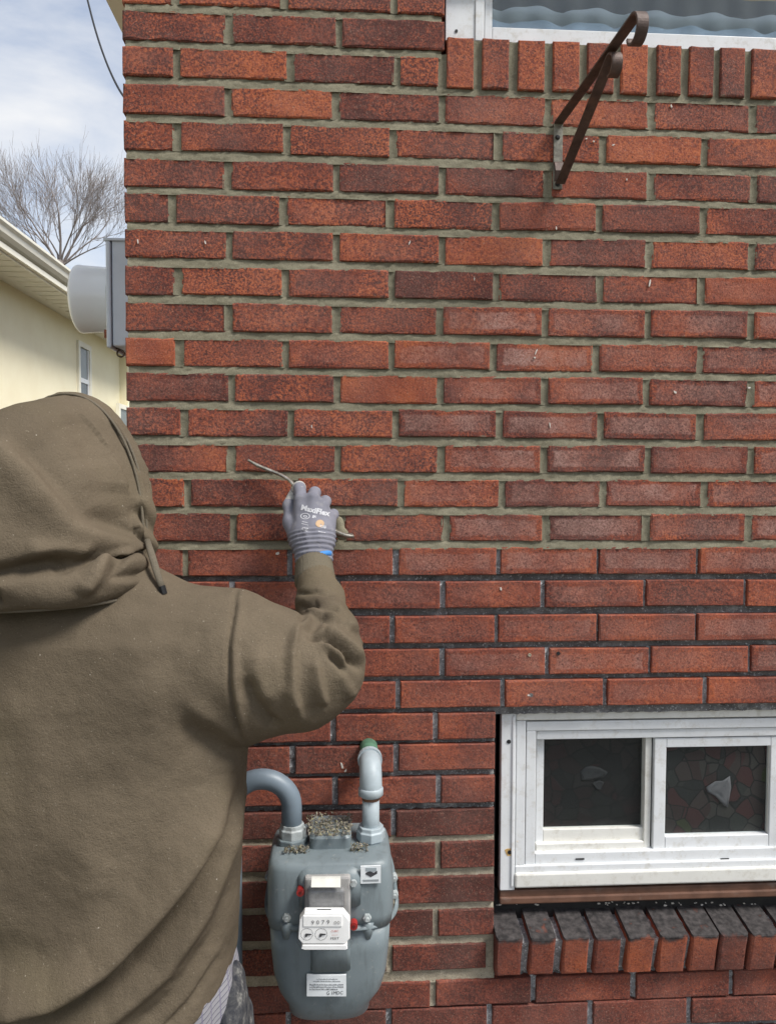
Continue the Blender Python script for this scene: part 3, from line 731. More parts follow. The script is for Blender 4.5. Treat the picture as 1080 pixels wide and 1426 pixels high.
# sloping rowlock sill of dark-topped bricks
def sill_brick_mat():
    m = bpy.data.materials.get('brick_smooth').copy(); m.name = 'brick_sill'; t = m.node_tree
    b = t.nodes['Principled BSDF']; src = b.inputs['Base Color'].links[0].from_socket
    tcx = t.nodes.new('ShaderNodeTexCoord'); sx = t.nodes.new('ShaderNodeSeparateXYZ'); t.links.new(tcx.outputs['Generated'], sx.inputs[0])
    no = t.nodes.new('ShaderNodeTexNoise'); no.inputs['Scale'].default_value = 45; no.inputs['Detail'].default_value = 6
    ge = t.nodes.new('ShaderNodeNewGeometry'); t.links.new(ge.outputs['Position'], no.inputs['Vector'])
    ad = t.nodes.new('ShaderNodeMath'); ad.operation = 'MULTIPLY_ADD'; t.links.new(no.outputs['Fac'], ad.inputs[0]); ad.inputs[1].default_value = 0.32
    sb_ = t.nodes.new('ShaderNodeMath'); sb_.operation = 'SUBTRACT'; t.links.new(sx.outputs[2], sb_.inputs[0]); sb_.inputs[1].default_value = 0.3; t.links.new(sb_.outputs[0], ad.inputs[2])
    rpn = t.nodes.new('ShaderNodeValToRGB'); rpn.color_ramp.elements[0].position = 0.72; rpn.color_ramp.elements[1].position = 0.82; t.links.new(ad.outputs[0], rpn.inputs['Fac'])
    gr = t.nodes.new('ShaderNodeValToRGB'); gr.color_ramp.elements[0].color = (0.023, 0.021, 0.021, 1); gr.color_ramp.elements[1].color = (0.078, 0.069, 0.067, 1); gr.color_ramp.elements[0].position = .35; gr.color_ramp.elements[1].position = .75
    n2 = t.nodes.new('ShaderNodeTexNoise'); n2.inputs['Scale'].default_value = 90; n2.inputs['Detail'].default_value = 8; t.links.new(ge.outputs['Position'], n2.inputs['Vector']); t.links.new(n2.outputs['Fac'], gr.inputs['Fac'])
    mxn = t.nodes.new('ShaderNodeMixRGB'); t.links.new(rpn.outputs[0], mxn.inputs[0]); t.links.new(src, mxn.inputs[1]); t.links.new(gr.outputs[0], mxn.inputs[2]); t.links.new(mxn.outputs[0], b.inputs['Base Color'])
    return m
M['brick_sill'] = sill_brick_mat()
sill_me = [brick_mesh('brick', 0.05, H=0.0935, D=0.115, seed=90 + i, n_long=2, chip=0.0016, bev=0.004) for i in range(5)]
for me in sill_me: me.materials.append(M['brick_sill'])
SILL = [(692, 728), (739, 774), (785, 821), (829, 865), (875, 912), (920, 958), (964, 1001), (1004, 1042), (1047, 1084), (1091, 1128)]
ST = [0.34, 0.72, 0.72, 0.58, 0.82, 0.78, 0.72, 0.28, 0.72, 0.5]
prev = None
for k, ((a, b), t) in enumerate(zip(SILL, ST)):
    YS = -0.034 + random.uniform(-0.003, 0.002)
    x0, x1 = at(a, 1335, YS)[0], at(b, 1335, YS)[0]
    o = rowlock(x0, x1, wz(1309 - (a - 692) * 0.02, YS, a), (t, 0.22, 0.0), YS, rx=0.20, h=0.088, me=sill_me[k % 5])
    if prev is not None:
        sgn = (prev - 0.003, x0 + 0.003)
        vs = []
        for u in np.linspace(0, 1, 10):
            for x in sgn: vs.append((x, -0.020 + 0.103 * u + random.uniform(-.002, .002), 0.702 + 0.019 * u + random.uniform(-.004, .002)))
        for x in sgn: vs.append((x, 0.001, 0.63))
        fs = [(2 * i, 2 * i + 1, 2 * i + 3, 2 * i + 2) for i in range(9)] + [(20, 21, 1, 0)]
        mj = MB(); mj.add(vs, fs); mj.build('sill_mortar', M['mortar_grey'], house)
    prev = x1

# ------------------------------------------------------------------ upper window
uw = empty('upper_window', (0.75, 0.03, 2.46), house); uw['label'] = 'white framed upper window with a drawn pale curtain'
def ubox(name, px0, px1, z0, z1, Y, depth, mat, bev=0.0015):
    q = MB(); q.box(at(px0, 30, Y)[0], at(px1, 30, Y)[0], Y, Y + depth, z0, z1); return q.build(name, mat, uw, bevel=bev)
ubox('frame', 620, 661, 2.4605, 3.0, 0.012, 0.03, M['vinyl'])
ubox('frame', 661.5, 674, 2.4605, 3.0, 0.009, 0.05, M['vinyl'])
ubox('frame', 674.5, 685, 2.4605, 3.0, 0.015, 0.05, M['vinyl'])
ubox('bottom_rail', 685.3, 1330, 2.4600, wz(37, 0.017, 690), 0.017, 0.05, M['vinyl'])
ubox('frame', 1330, 1400, 2.4605, 3.0, 0.012, 0.05, M['vinyl'])
m = Mat('insect_screen'); t = m.t; t.nodes.remove(m.b)
tr = m.n('ShaderNodeBsdfTransparent'); df = m.n('ShaderNodeBsdfDiffuse'); df.inputs[0].default_value = (0.10, 0.11, 0.12, 1)
ms_ = m.n('ShaderNodeMixShader'); ms_.inputs[0].default_value = 0.10; m.l(tr.outputs[0], ms_.inputs[1]); m.l(df.outputs[0], ms_.inputs[2]); m.l(ms_.outputs[0], t.nodes['Material Output'].inputs[0])
ubox('screen', 684, 1335, 2.47, 3.0, 0.028, 0.0006, m.m, 0)
ubox('pane', 684, 1335, 2.47, 3.0, 0.052, 0.004, M['glass'], 0)
for px, py in ((635, 43), (668, 55)):
    c = at(px, py, 0.012); q = MB(); q.tube([(c[0], 0.0105, c[2]), (c[0], 0.014, c[2])], 0.003, 10); q.build('screw', M['black'], uw)
M['curtain_blue'] = plain('curtain_blue', (0.36, 0.47, 0.60), 0.9, 0.25, 9, 0.1)
M['curtain_grey'] = plain('curtain_grey', (0.32, 0.37, 0.41), 0.9, 0.1, 9, 0.1)
def curtain(name, Y, zt, amp, per, ph, mat, label, top=True):
    nx, nzv = 160, 6; vs = []; fs = []; x0, x1 = 0.24, 1.3; zb = 2.36
    for i in range(nx + 1):
        x = x0 + (x1 - x0) * i / nx; e = zt + amp * (abs(math.sin(math.pi * (x - ph) / per)) - 0.5)
        for j in range(nzv + 1): vs.append((x, Y + 0.003 * math.sin(2 * math.pi * x / 0.06 + ph * 9), zb + (e - zb) * j / nzv))
    for i in range(nx):
        for j in range(nzv): a = i * (nzv + 1) + j; fs.append((a, a + nzv + 1, a + nzv + 2, a + 1))
    q = MB(); q.add(vs, fs); o = q.build(name, mat, None, smooth=True)
    sd_ = o.modifiers.new('t', 'SOLIDIFY'); sd_.thickness = 0.0015
    return tag(o, label, 'curtain')
curtain('curtain', 0.070, at(850, 36, .07)[2], 0.010, 0.105, 0.02, M['curtain_blue'], 'low blue curtain tier with scalloped edge behind the upper window glass')
curtain('curtain', 0.088, at(850, 17, .088)[2], 0.012, 0.125, 0.07, M['curtain_grey'], 'middle grey curtain tier with scalloped edge in the upper window')
M['curtain_back'] = plain('curtain_back', (0.14, 0.145, 0.14), 0.9, 0.1, 9)
curtain('curtain', 0.106, 2.95, 0.002, 0.2, 0.0, M['curtain_back'], 'tall dark grey rear curtain at the top of the upper window')

# ------------------------------------------------------------------ plant bracket
M['iron'] = plain('rusty_iron', (0.085, 0.058, 0.048), 0.55, 0.35, 60, 0.4, metal=0.3, dirt=((0.17, 0.085, 0.05), 0.7))
M['iron_worn'] = plain('worn_iron', (0.20, 0.19, 0.155), 0.6, 0.4, 90, 0.5, metal=0.2, dirt=((0.06, 0.04, 0.03), 0.9))
bx = at(776, 215)[0]; zt_, zb_ = at(777, 172)[2], at(775, 264)[2]
br = tag(empty('hanging_bracket', (bx, 0, zb_)), 'rusty flat iron plant bracket with two scrolls, screwed below the upper window', 'bracket')
HW = 0.0088
def flatbar(path, name, th=0.0042, xc=bx, mat=M['iron'], xs=None):
    """Flat bar: path in the (y, z) plane, width along x."""
    q = MB(); P = [np.array(p, float) for p in path]; rings = []
    for i, p in enumerate(P):
        t = P[min(i + 1, len(P) - 1)] - P[max(0, i - 1)]; t /= np.linalg.norm(t); nrm = np.array([-t[1], t[0]]) * th / 2
        x = xc + (xs[i] if xs else 0)
        rings.append([(x - HW, p[0] + nrm[0], p[1] + nrm[1]), (x + HW, p[0] + nrm[0], p[1] + nrm[1]), (x + HW, p[0] - nrm[0], p[1] - nrm[1]), (x - HW, p[0] - nrm[0], p[1] - nrm[1])])
    q.loft(rings); return q.build(name, mat, br, bevel=0.0006, seg=1)
flatbar([(-0.002, zb_), (-0.002, zb_ + .004), (-0.002, (zb_ + zt_) / 2), (-0.002, zt_)], 'wall_plate', 0.004, mat=M['iron_worn'])
def scroll(cy, cz, r0, turns, a0, n=26):
    return [(cy - math.cos(a0 + 2 * math.pi * turns * i / n) * r0 * (1 - 0.38 * i / n), cz + math.sin(a0 + 2 * math.pi * turns * i / n) * r0 * (1 - 0.38 * i / n)) for i in range(n + 1)]
def armpath(y0, z0, y1, z1, r, turns):
    d = np.array([y1 - y0, z1 - z0]); d /= np.linalg.norm(d); nn = np.array([d[1], -d[0]])     # curl side: below/outside
    if nn[1] > 0: nn = -nn
    c = np.array([y1, z1]) + nn * r; pts = [(y0, z0), (y0 + (y1 - y0) * .5, z0 + (z1 - z0) * .5)]
    n = 28
    for i in range(n + 1):
        a = 2 * math.pi * turns * i / n; rr_ = r * (1 - .42 * i / n)
        pts.append(tuple(c - nn * rr_ * math.cos(a) + d * rr_ * math.sin(a)))
    return pts
pa = armpath(-0.004, zt_, -0.348, zt_ + 0.002, 0.025, 0.72)
flatbar(pa, 'arm', xs=[0.018 * (-p[0] / 0.325) for p in pa])
pb = armpath(-0.006, zb_ + 0.010, -0.245, zt_ - 0.006, 0.022, 0.62)
flatbar([(-0.004, zb_ + 0.050), (-0.010, zb_ + 0.046), (-0.016, zb_ + 0.030), (-0.010, zb_ + 0.012)], 'brace_foot')
flatbar(pb, 'brace', xs=[0.013 * (-p[0] / 0.245) + 0.004 for p in pb])
for py in (191, 256):
    c = at(776, py, -0.004); q = MB(); q.tube([(c[0], -0.0078, c[2]), (c[0], -0.006, c[2]), (c[0], -0.003, c[2])], [0.0025, 0.0046, 0.005], 10); q.build('screw', M['black'], br, smooth=False)

# ------------------------------------------------------------------ gas meter
M['meter_grey'] = plain('meter_grey_paint', (0.165, 0.205, 0.220), 0.42, 0.10, 14, 0.05, spec=0.5, dirt=((0.24, 0.24, 0.22), 0.35))
m = Mat('meter_grey_paint', 0.45, 0.45); n1 = m.n('ShaderNodeMapping'); n1.inputs['Scale'].default_value = (1, 1, .18); m.l(m.pos(), n1.inputs['Vector'])
c_ = m.ramp(m.noise(9, 5), [(.3, (.138, .170, .182)), (.7, (.180, .216, .228))])
c_ = m.mix(m.ramp(m.noise(70, 6, .65, n1.outputs[0]), [(.52, g(0)), (.74, g(.5))]), c_, (.085, .10, .10))
c_ = m.mix(m.ramp(m.noise(95, 7, .7), [(.60, g(0)), (.70, g(.65))]), c_, (.30, .31, .29))
m.col(c_); m.bump(m.noise(160, 4), .12, .0015); M['meter_grey'] = m.m
M['pipe_grey'] = plain('pipe_grey_paint', (0.15, 0.19, 0.225), 0.45, 0.10, 20, 0.08, spec=0.5, dirt=((0.12, 0.13, 0.14), 0.4))
M['galv'] = plain('galvanised_paint', (0.33, 0.385, 0.41), 0.5, 0.12, 40, 0.12, spec=0.5, dirt=((0.22, 0.22, 0.20), 0.55))
M['green_paint'] = plain('green_paint', (0.075, 0.165, 0.105), 0.6, 0.25, 60, 0.2)
M['flange'] = plain('worn_flange', (0.34, 0.37, 0.37), 0.5, 0.3, 60, 0.3, dirt=((0.12, 0.11, 0.09), 0.8))
M['index_white'] = plain('index_white', (0.90, 0.90, 0.88), 0.45, 0.05, 40)
M['index_grey'] = plain('index_grey', (0.36, 0.35, 0.335), 0.55, 0.15, 50)
M['paper'] = plain('paper_label', (0.66, 0.65, 0.59), 0.8, 0.08, 60)
M['sticker'] = plain('sticker', (0.70, 0.73, 0.74), 0.5, 0.05, 60)
M['ink'] = plain('ink', (0.045, 0.045, 0.05), 0.7, 0.1)
M['ink_dial'] = plain('ink_dial', (0.16, 0.16, 0.165), 0.7, 0.1)
M['ink_red'] = plain('ink_red', (0.55, 0.14, 0.12), 0.7, 0.1)
M['red'] = plain('red_seal', (0.30, 0.022, 0.020), 0.35, 0.15, 60)
YF = -0.20                                           # front of the meter body
mc = at(460, 1300, YF + 0.08)
gm = tag(empty('gas_meter', (mc[0], YF + 0.08, at(460, 1422, YF)[2])), 'grey residential gas meter with clear counter box, hung on the lower brick wall', 'gas meter')
def gx(px, Y=YF): return at(px, 1300, Y)[0]
def gz(py, Y=YF): return at(460, py, Y)[2]
GC = gx(460, -.13)
def sring(cx, cy, a, b, z, e=4.0, n=48, zf=0.0):
    r = []
    for k in range(n):
        t = 2 * math.pi * k / n; c_, s_ = math.cos(t), math.sin(t)
        x = a * abs(c_) ** (2 / e) * (1 if c_ >= 0 else -1); y = b * abs(s_) ** (2 / e) * (1 if s_ >= 0 else -1)
        r.append((cx + x, cy + y, z + zf * (-y / b)))
    return r
def body(name, prof, mat, parent, e=4.0):
    q = MB(); q.loft([sring(GC + dx, cy, a, b, at(460, z, cy - b)[2], ee) for (z, a, cy, b, dx, ee) in prof]); return q.build(name, mat, parent, smooth=True)
def hw(p0, p1): return (gx(p1, -.13) - gx(p0, -.13)) / 2
yc = -0.115
zs = lambda p: p
lower = [(zs(1421), hw(404, 512), yc, 0.045, -0.002, 3), (zs(1420), hw(402, 514), yc, 0.062, -0.002, 3.5), (zs(1410), hw(401, 515), yc, 0.070, -0.002, 4), (zs(1404), hw(396, 521), yc, 0.074, -0.001, 4), (zs(1390), hw(389, 530), yc, 0.079, 0, 5), (zs(1365), hw(383, 537), yc, 0.082, 0, 6), (zs(1330), hw(380, 541), yc, 0.084, 0, 6), (zs(1297), hw(378.5, 543), yc, 0.085, 0, 6)]
body('lower_case', lower, M['meter_grey'], gm)
upper = [(zs(1296.5), hw(377, 545), yc, 0.086, 0, 6), (zs(1280), hw(376, 547), yc, 0.0875, 0.001, 6), (zs(1240), hw(375, 546), yc, 0.0865, 0.001, 6), (zs(1215), hw(377, 544), yc, 0.083, 0, 6), (zs(1206), hw(380, 542), yc, 0.080, 0, 6), (zs(1201), hw(383, 539), yc, 0.075, 0, 5), (zs(1198), hw(386, 536), yc, 0.069, 0, 4), (zs(1194), hw(389, 533), yc, 0.062, 0, 3.6), (zs(1188.5), hw(396, 526), yc, 0.05, 0, 3)]
uc = body('upper_case', upper, M['meter_grey'], gm)
q = MB(); q.loft([sring(GC, yc, hw(414, 506), 0.0965, gz(1260), 6), sring(GC, yc, hw(413, 507), 0.0965, gz(1222), 6), sring(GC, yc, hw(416, 504), 0.090, gz(1214), 6), sring(GC, yc, hw(420, 500), 0.08, gz(1208), 6)]); q.build('front_bulge', M['meter_grey'], gm, smooth=True)
q = MB(); q.loft([sring(GC + .001, yc, hw(428, 486), 0.0895, gz(1352), 8), sring(GC + .001, yc, hw(428, 486), 0.0905, gz(1300), 8)]); q.build('front_panel', M['meter_grey'], gm, smooth=True)
# bolted flange loop: down the sides, across below the counter
loop = [(384, 1187, -.10), (378, 1205, -.11), (374, 1235, -.12), (370, 1262, -.125), (374, 1276, -.15), (384, 1286, -.178), (400, 1291, -.199), (418, 1293, -.206), (460, 1294, -.208), (502, 1293, -.206), (522, 1290, -.199), (538, 1284, -.178), (549, 1272, -.15), (553, 1258, -.125), (550, 1235, -.12), (546, 1205, -.11), (540, 1187, -.10)]
P = [at(a, b, y_) for a, b, y_ in loop]; PP = []
for i in range(len(P) - 1):
    for s_ in range(4): PP.append(P[i] + (P[i + 1] - P[i]) * s_ / 4)
PP.append(P[-1])
for _ in range(3): PP = [PP[0]] + [(PP[i - 1] + 2 * PP[i] + PP[i + 1]) / 4 for i in range(1, len(PP) - 1)] + [PP[-1]]
q = MB(); q.tube(PP, 0.0046, 10, flat=0.0022); q.build('flange', M['meter_grey'], gm, smooth=True)
for (a, b, y_) in ((399, 1279, -.205), (511, 1279, -.205), (548, 1224, -.125), (549, 1247, -.13), (374, 1222, -.125)):
    c = at(a, b, y_); q = MB(); q.tube([(c[0], y_ + .012, c[2]), (c[0], y_ - .002, c[2])], 0.0075, 6); q.tube([(c[0], y_ - .002, c[2]), (c[0], y_ - .007, c[2])], 0.0040, 8); q.build('bolt', M['flange'], gm, bevel=0.0008)
for a in (399, 512):
    c0 = at(a, 1283, -.196); c1 = at(a, 1306, -.194); q = MB(); q.tube([c0, (c0 + c1) / 2, c1], [0.011, 0.010, 0.006], 12); q.build('boss', M['meter_grey'], gm, smooth=True)
# top plate
q = MB(); q.loft([sring(GC, yc + .01, hw(431, 489), 0.045, gz(1183, -.12), 8), sring(GC, yc + .01, hw(431, 489), 0.045, gz(1158, -.12), 8), sring(GC, yc + .01, hw(434, 486), 0.042, gz(1155, -.12), 8)]); q.build('top_plate', M['meter_grey'], gm, smooth=False)
# counter box
YI = YF - 0.012
ib = tag(empty('counter_box', (gx(452, YI), YI, gz(1320, YI)), gm))
def ibox(name, px0, px1, py0, py1, Y, depth, mat, bev=0.002, seg=2):
    q = MB(); a = at(px0, (py0 + py1) / 2, Y)[0]; b = at(px1, (py0 + py1) / 2, Y)[0]; q.box(a, b, Y, Y + depth, at((px0 + px1) / 2, py1, Y)[2], at((px0 + px1) / 2, py0, Y)[2]); return q.build(name, mat, ib, bevel=bev, seg=seg)
ibox('base', 424, 488, 1222, 1312, YI - 0.004, 0.028, M['index_grey'], 0.004)
ibox('drum', 427, 480, 1240, 1268, YI - 0.018, 0.02, plain('drum_grey', (0.17, 0.17, 0.168), 0.18, 0.35, 60, spec=0.6), 0.007, 4)
# paper slip, leaning back
q = MB(); a0, a1 = at(433, 1236, YI - .024), at(474, 1236, YI - .024); b0, b1 = at(434, 1221, YI - .012), at(474, 1221, YI - .012); q.add([a0, a1, b1, b0, a0 + [0, .001, 0], a1 + [0, .001, 0], b1 + [0, .001, 0], b0 + [0, .001, 0]], [(0, 1, 2, 3), (7, 6, 5, 4), (0, 4, 5, 1), (1, 5, 6, 2), (2, 6, 7, 3), (3, 7, 4, 0)]); q.build('paper_slip', M['paper'], ib)
YC = YI - 0.044
# face plate with cut corners
def ppoly(name, pts, Y, depth, mat, parent, bev=0.0):
    q = MB(); q.prism([(0, 0)] * 0 + [(at(a, b, Y)[0], at(a, b, Y)[2]) for a, b in pts], (0, Y, 0), (1, 0, 0), (0, 0, 1), (0, depth, 0)); return q.build(name, mat, parent, bevel=bev)
ppoly('face_plate', [(417, 1282), (424, 1272), (478, 1272), (487, 1283), (487, 1308), (480, 1315), (421, 1315), (415, 1308)], YC + 0.005, 0.018, M['index_white'], ib, 0.0015)
ppoly('number_strip', [(422, 1276), (476, 1276), (476, 1291), (422, 1291)], YC + 0.0035, 0.003, M['index_white'], ib, 0.0006)
q = MB(); q.add([at(424, 1272, YC + .006), at(478, 1272, YC + .006), at(474, 1266, YI - .016), at(430, 1266, YI - .016)], [(0, 1, 2, 3)]); o = q.build('face_hood', M['index_white'], ib); o.modifiers.new('t', 'SOLIDIFY').thickness = 0.002
ppoly('slot', [(436, 1268.6), (442, 1267.6), (460, 1267.6), (466, 1268.6), (460, 1269.8), (442, 1269.8)], YC + 0.014, 0.003, M['black'], ib)
# clear cover
def cover():
    q = MB(); rings = []
    for (Yc, pts) in ((YC, [(417, 1281), (423, 1271), (480, 1271), (489, 1282), (489, 1310), (482, 1317), (419, 1317), (413.5, 1310)]), (YI - .026, [(419, 1246), (432, 1224), (476, 1224), (488, 1246), (491, 1312), (484, 1322), (420, 1322), (413, 1312)]), (YI + .004, [(417, 1242), (430, 1217), (480, 1217), (491, 1242), (492, 1313), (485, 1324), (420, 1324), (412, 1313)])):
        rings.append([at(a, b, Yc) for a, b in pts])
    q.loft(rings); return q.build('clear_cover', M['clear'], ib, bevel=0.0015)
cover()
ppoly('lower_lip', [(421, 1317), (482, 1317), (484, 1322), (481, 1323.5), (424, 1323.5), (419, 1322)], YC + 0.004, 0.02, M['index_white'], ib, 0.001)
# dials
for px in (427, 447):
    c = at(px, 1301.5, YC + .0045); q = MB()
    for a in range(24):
        a0, a1 = 2 * math.pi * a / 24, 2 * math.pi * (a + .6) / 24; r0, r1 = .0094, .0102
        q.add([(c[0] + r * math.cos(t_), c[1], c[2] + r * math.sin(t_)) for r, t_ in ((r0, a0), (r1, a0), (r1, a1), (r0, a1))], [(0, 1, 2, 3)])
    q.build('dial_ring', M['ink'], ib)
    q = MB(); q.prism([(-.0028, -.0042), (.0000, -.0036), (.0012, -.0012), (.0078, -.0004), (.0076, .0006), (-.0006, .0014), (-.0024, .0010)], (c[0], c[1] - .0012, c[2]), (1, 0, 0), (0, 0, 1), (0, .0012, 0)); q.build('dial_hand', M['ink'], ib)
def text(name, s, origin, size, mat, parent, sx=1.0, u=(1, 0, 0), v=(0, 0, 1), off=0.0, align='CENTER', bold=0.0):
    cu = bpy.data.curves.new(name, 'FONT'); cu.body = s; cu.size = size; cu.align_x = align; cu.align_y = 'CENTER'; cu.offset = bold; cu.resolution_u = 2
    o = bpy.data.objects.new('tmp', cu); COL.objects.link(o)
    dg = bpy.context.evaluated_depsgraph_get(); me = bpy.data.meshes.new_from_object(o.evaluated_get(dg)); bpy.data.objects.remove(o)
    co = get_co(me); u = np.array(u, float); v = np.array(v, float)
    set_co(me, np.array(origin)[None] + co[:, :1] * sx * u[None] + co[:, 1:2] * v[None]); me.materials.clear()
    return link(name, me, mat, parent)
c = at(446, 1285, YC + .003); text('counter_digits', '9 0 7 9', c - [0, .0003, 0], 0.0098, M['ink_dial'], ib, 1.1)
c = at(469, 1285.5, YC + .003); text('counter_digits', '00', c - [0, .0003, 0], 0.0085, M['index_grey'], ib, 1.2)
c = at(466, 1297, YC + .005); text('print', 'CUBIC', c - [0, .0008, 0], 0.0045, M['ink_red'], ib)
c = at(466, 1302, YC + .005); text('print', '\u2014\u2014', c - [0, .0008, 0], 0.0055, M['ink_red'], ib)
c = at(466, 1307, YC + .005); text('print', 'FEET', c - [0, .0008, 0], 0.0055, M['ink'], ib, 1.3)
for (px, py, yy) in ((418, 1244, YI - .006), (492.5, 1291, YI - .008)):
    c = at(px, py, yy); q = MB(); q.tube([(c[0], yy + .014, c[2]), (c[0], yy, c[2]), (c[0], yy, c[2])], [0.0066, 0.0066, 0.0036], 14, cap=True); q.build('red_seal', M['red'], ib, smooth=False)
    q = MB(); q.tube([(c[0], yy - .0006, c[2]), (c[0], yy + .002, c[2])], 0.0030, 10); q.build('seal_core', plain('seal_core', (0.12, 0.01, 0.01)), ib)
c = at(492, 1230, YI); q = MB(); q.tube([(c[0], YI + .006, c[2]), (c[0], YI - .004, c[2])], 0.006, 6); q.build('cover_screw', M['flange'], ib)
# stickers
ST0 = yc - 0.0885
def pr(px, py, Y): return at(px, py, Y)
ppoly('shield_sticker', [(502, 1207), (530, 1206), (530, 1230), (502, 1231)], ST0 - .0012, 0.003, M['sticker'], gm)
ppoly('shield_mark', [(509, 1216), (515, 1213.5), (520, 1216), (525, 1213), (525, 1217), (516, 1222), (509, 1218)], ST0 - .0018, 0.0006, M['ink'], gm)
ppoly('shield_mark', [(509, 1209), (524, 1209), (524, 1213), (516, 1215.5), (509, 1213)], ST0 - .0018, 0.0006, plain('ink_grey', (0.30, 0.34, 0.36)), gm)
ppoly('shield_mark', [(505, 1225.5), (527, 1225), (527, 1227.6), (506, 1228)], ST0 - .0018, 0.0006, plain('ink_grey2', (0.25, 0.27, 0.28)), gm)
lbY = yc - 0.0860
ppoly('printed_label', [(427, 1358.5), (482, 1358.5), (482, 1388), (427, 1388)], lbY - .0035, 0.004, M['sticker'], gm)
m = Mat('fine_print', 0.7, 0.2); m.col(m.ramp(m.noise(900, 2), [(0.42, (0.12, 0.13, 0.14)), (0.6, (0.6, 0.62, 0.63))])); M['fine_print'] = m.m
for (a, b, y0, h_) in ((441, 470, 1363.5, 1.1), (436, 474, 1366.5, 1.1), (431, 478, 1371, 1.7), (431, 478, 1374.2, 1.7), (431, 470, 1377.4, 1.7)):
    ppoly('print_line', [(a, y0), (b, y0), (b, y0 + h_), (a, y0 + h_)], lbY - .0040, 0.0006, M['fine_print'], gm)
c = at(466, 1383.5, lbY - .0042); text('print', 'G 1MDC', c, 0.0085, M['ink'], gm, 0.9)
# unions on top
def nut(px, py0, py1, Y, r, mat, parent, name='union_nut'):
    q = MB(); a = at(px, py0, Y); b = at(px, py1, Y); b[0] = a[0]
    d = b - a; q.tube([a, a + d * .2, a + d * .25, a + d * .72, a + d * .76, b], [r * .86, r * .9, r, r, r * .92, r * .9], 8); return q.build(name, mat, parent, bevel=0.0015)
YP = -0.115
gp = tag(empty('gas_pipe', at(516, 1042, 0)), 'pale grey elbow pipe from the wall down to the gas meter', 'pipe')
q = MB(); x = at(516, 1120, YP)[0]; ze = gz(1050, YP); E0 = []
z_top = at(517, 1046, -.08)[2] - .0205; R_ = .036
q.tube([(x, 0.03, z_top), (x, -0.01, z_top), (x, YP + R_ + .01, z_top)], 0.0175, 16); q.build('wall_stub', M['green_paint'], gp, smooth=True)
q = MB(); arc = [(x, YP + R_ - R_ * math.sin(a), z_top - R_ + R_ * math.cos(a)) for a in np.linspace(0, math.pi / 2, 9)]
q.tube([(x, YP + R_ + .012, z_top)] + arc + [(x, YP, at(516, 1104, YP)[2])], [.0205] * 11, 18)
q.build('elbow', M['galv'], gp, smooth=True)
for (z_, r_) in ((at(516, 1103, YP)[2], .0228),):
    q = MB(); q.tube([(x, YP, z_ + .010), (x, YP, z_ + .007), (x, YP, z_ - .004), (x, YP, z_ - .007)], [.020, r_, r_, .019], 20); q.build('elbow_bead', M['galv'], gp, smooth=True)
q = MB(); q.tube([(x, YP + .018 + R_, z_top), (x, YP + R_ + .006, z_top)], .0232, 20); q.build('elbow_bead', M['galv'], gp, smooth=False)
q = MB(); q.tube([(x, YP, z_top - R_ - .01), (x, YP, gz(1178, YP))], .0158, 18); q.build('riser', M['galv'], gp, smooth=True)
q = MB(); z_ = at(516, 1110.5, YP)[2]; q.tube([(x, YP, z_ + .003), (x, YP, z_ - .003)], .0166, 18); q.build('thread', plain('rust_thread', (0.14, 0.07, 0.04), 0.8, .3), gp, smooth=False)
nut(516, 1149, 1174, YP, .0265, M['galv'], gp)
gp2 = tag(empty('gas_pipe', at(408, 1170, YP)), 'blue-grey gooseneck pipe bending over beside the worker to the gas meter', 'pipe')
xr = at(406, 1150, YP)[0]; xl = at(322, 1150, YP)[0]; zc = at(365, 1124, YP)[2]; R_ = (xr - xl) / 2
pth = [(xr, YP, gz(1170, YP)), (xr, YP, zc)] + [((xr + xl) / 2 + R_ * math.cos(a), YP, zc + R_ * .95 * math.sin(a)) for a in np.linspace(0, math.pi, 19)][1:] + [(xl, YP, zc - .1), (xl, YP, 0.35), (xl, YP, 0.0)]
q = MB(); q.tube(pth, .0185, 18); q.build('bend', M['pipe_grey'], gp2, smooth=True)
nut(407, 1146, 1172, YP, .0245, M['flange'], gp2)
q = MB(); a = at(407, 1164, YP); b = at(407, 1182, YP); b[0] = a[0]; q.tube([a, b], [.029, .030], 8); q.build('union_collar', M['meter_grey'], gp2, bevel=.002)
# dry leaf litter on the meter top
q = MB(); rr = random.Random(3)
for i in range(760):
    if i < 480: px, py = rr.uniform(428, 490), rr.gauss(1157, 5.5)
    elif i < 610: px, py = rr.uniform(396, 430), rr.uniform(1178, 1188)
    else: px, py = rr.uniform(488, 512), rr.uniform(1174, 1192)
    yy = YP + rr.uniform(-.045, .03) if i < 480 else YP - rr.uniform(.035, .05)
    zz_ = (gz(1155, -.12) + rr.uniform(0, .012) + rr.uniform(0, .008)) if i < 480 else at(px, py, yy)[2]
    c = np.array([at(px, py, yy)[0], yy, zz_]); w = rr.uniform(.0013, .0034)
    u = np.array([rr.uniform(-1, 1), rr.uniform(-1, 1), rr.uniform(-1, 1)]); u /= np.linalg.norm(u); v_ = np.cross(u, [rr.uniform(-1, 1), rr.uniform(-1, 1), rr.uniform(-1, 1)])
    q.add([c - u * w * 1.6, c + v_ * w * .7, c + u * w * 1.6, c - v_ * w * .7, c + np.cross(u, v_) * w * .6], [(0, 1, 4), (1, 2, 4), (2, 3, 4), (3, 0, 4), (0, 3, 2, 1)])
m = Mat('litter', 0.95, 0.1); m.col(m.ramp(m.noise(260, 2), [(0.3, (0.09, 0.08, 0.065)), (0.5, (0.25, 0.225, 0.19)), (0.64, (0.25, 0.24, 0.12)), (0.75, (0.40, 0.37, 0.32))]))
o = q.build('leaf_litter', m.m); tag(o, 'dry leaf and seed litter lying on top of the gas meter', 'litter', kind='stuff')

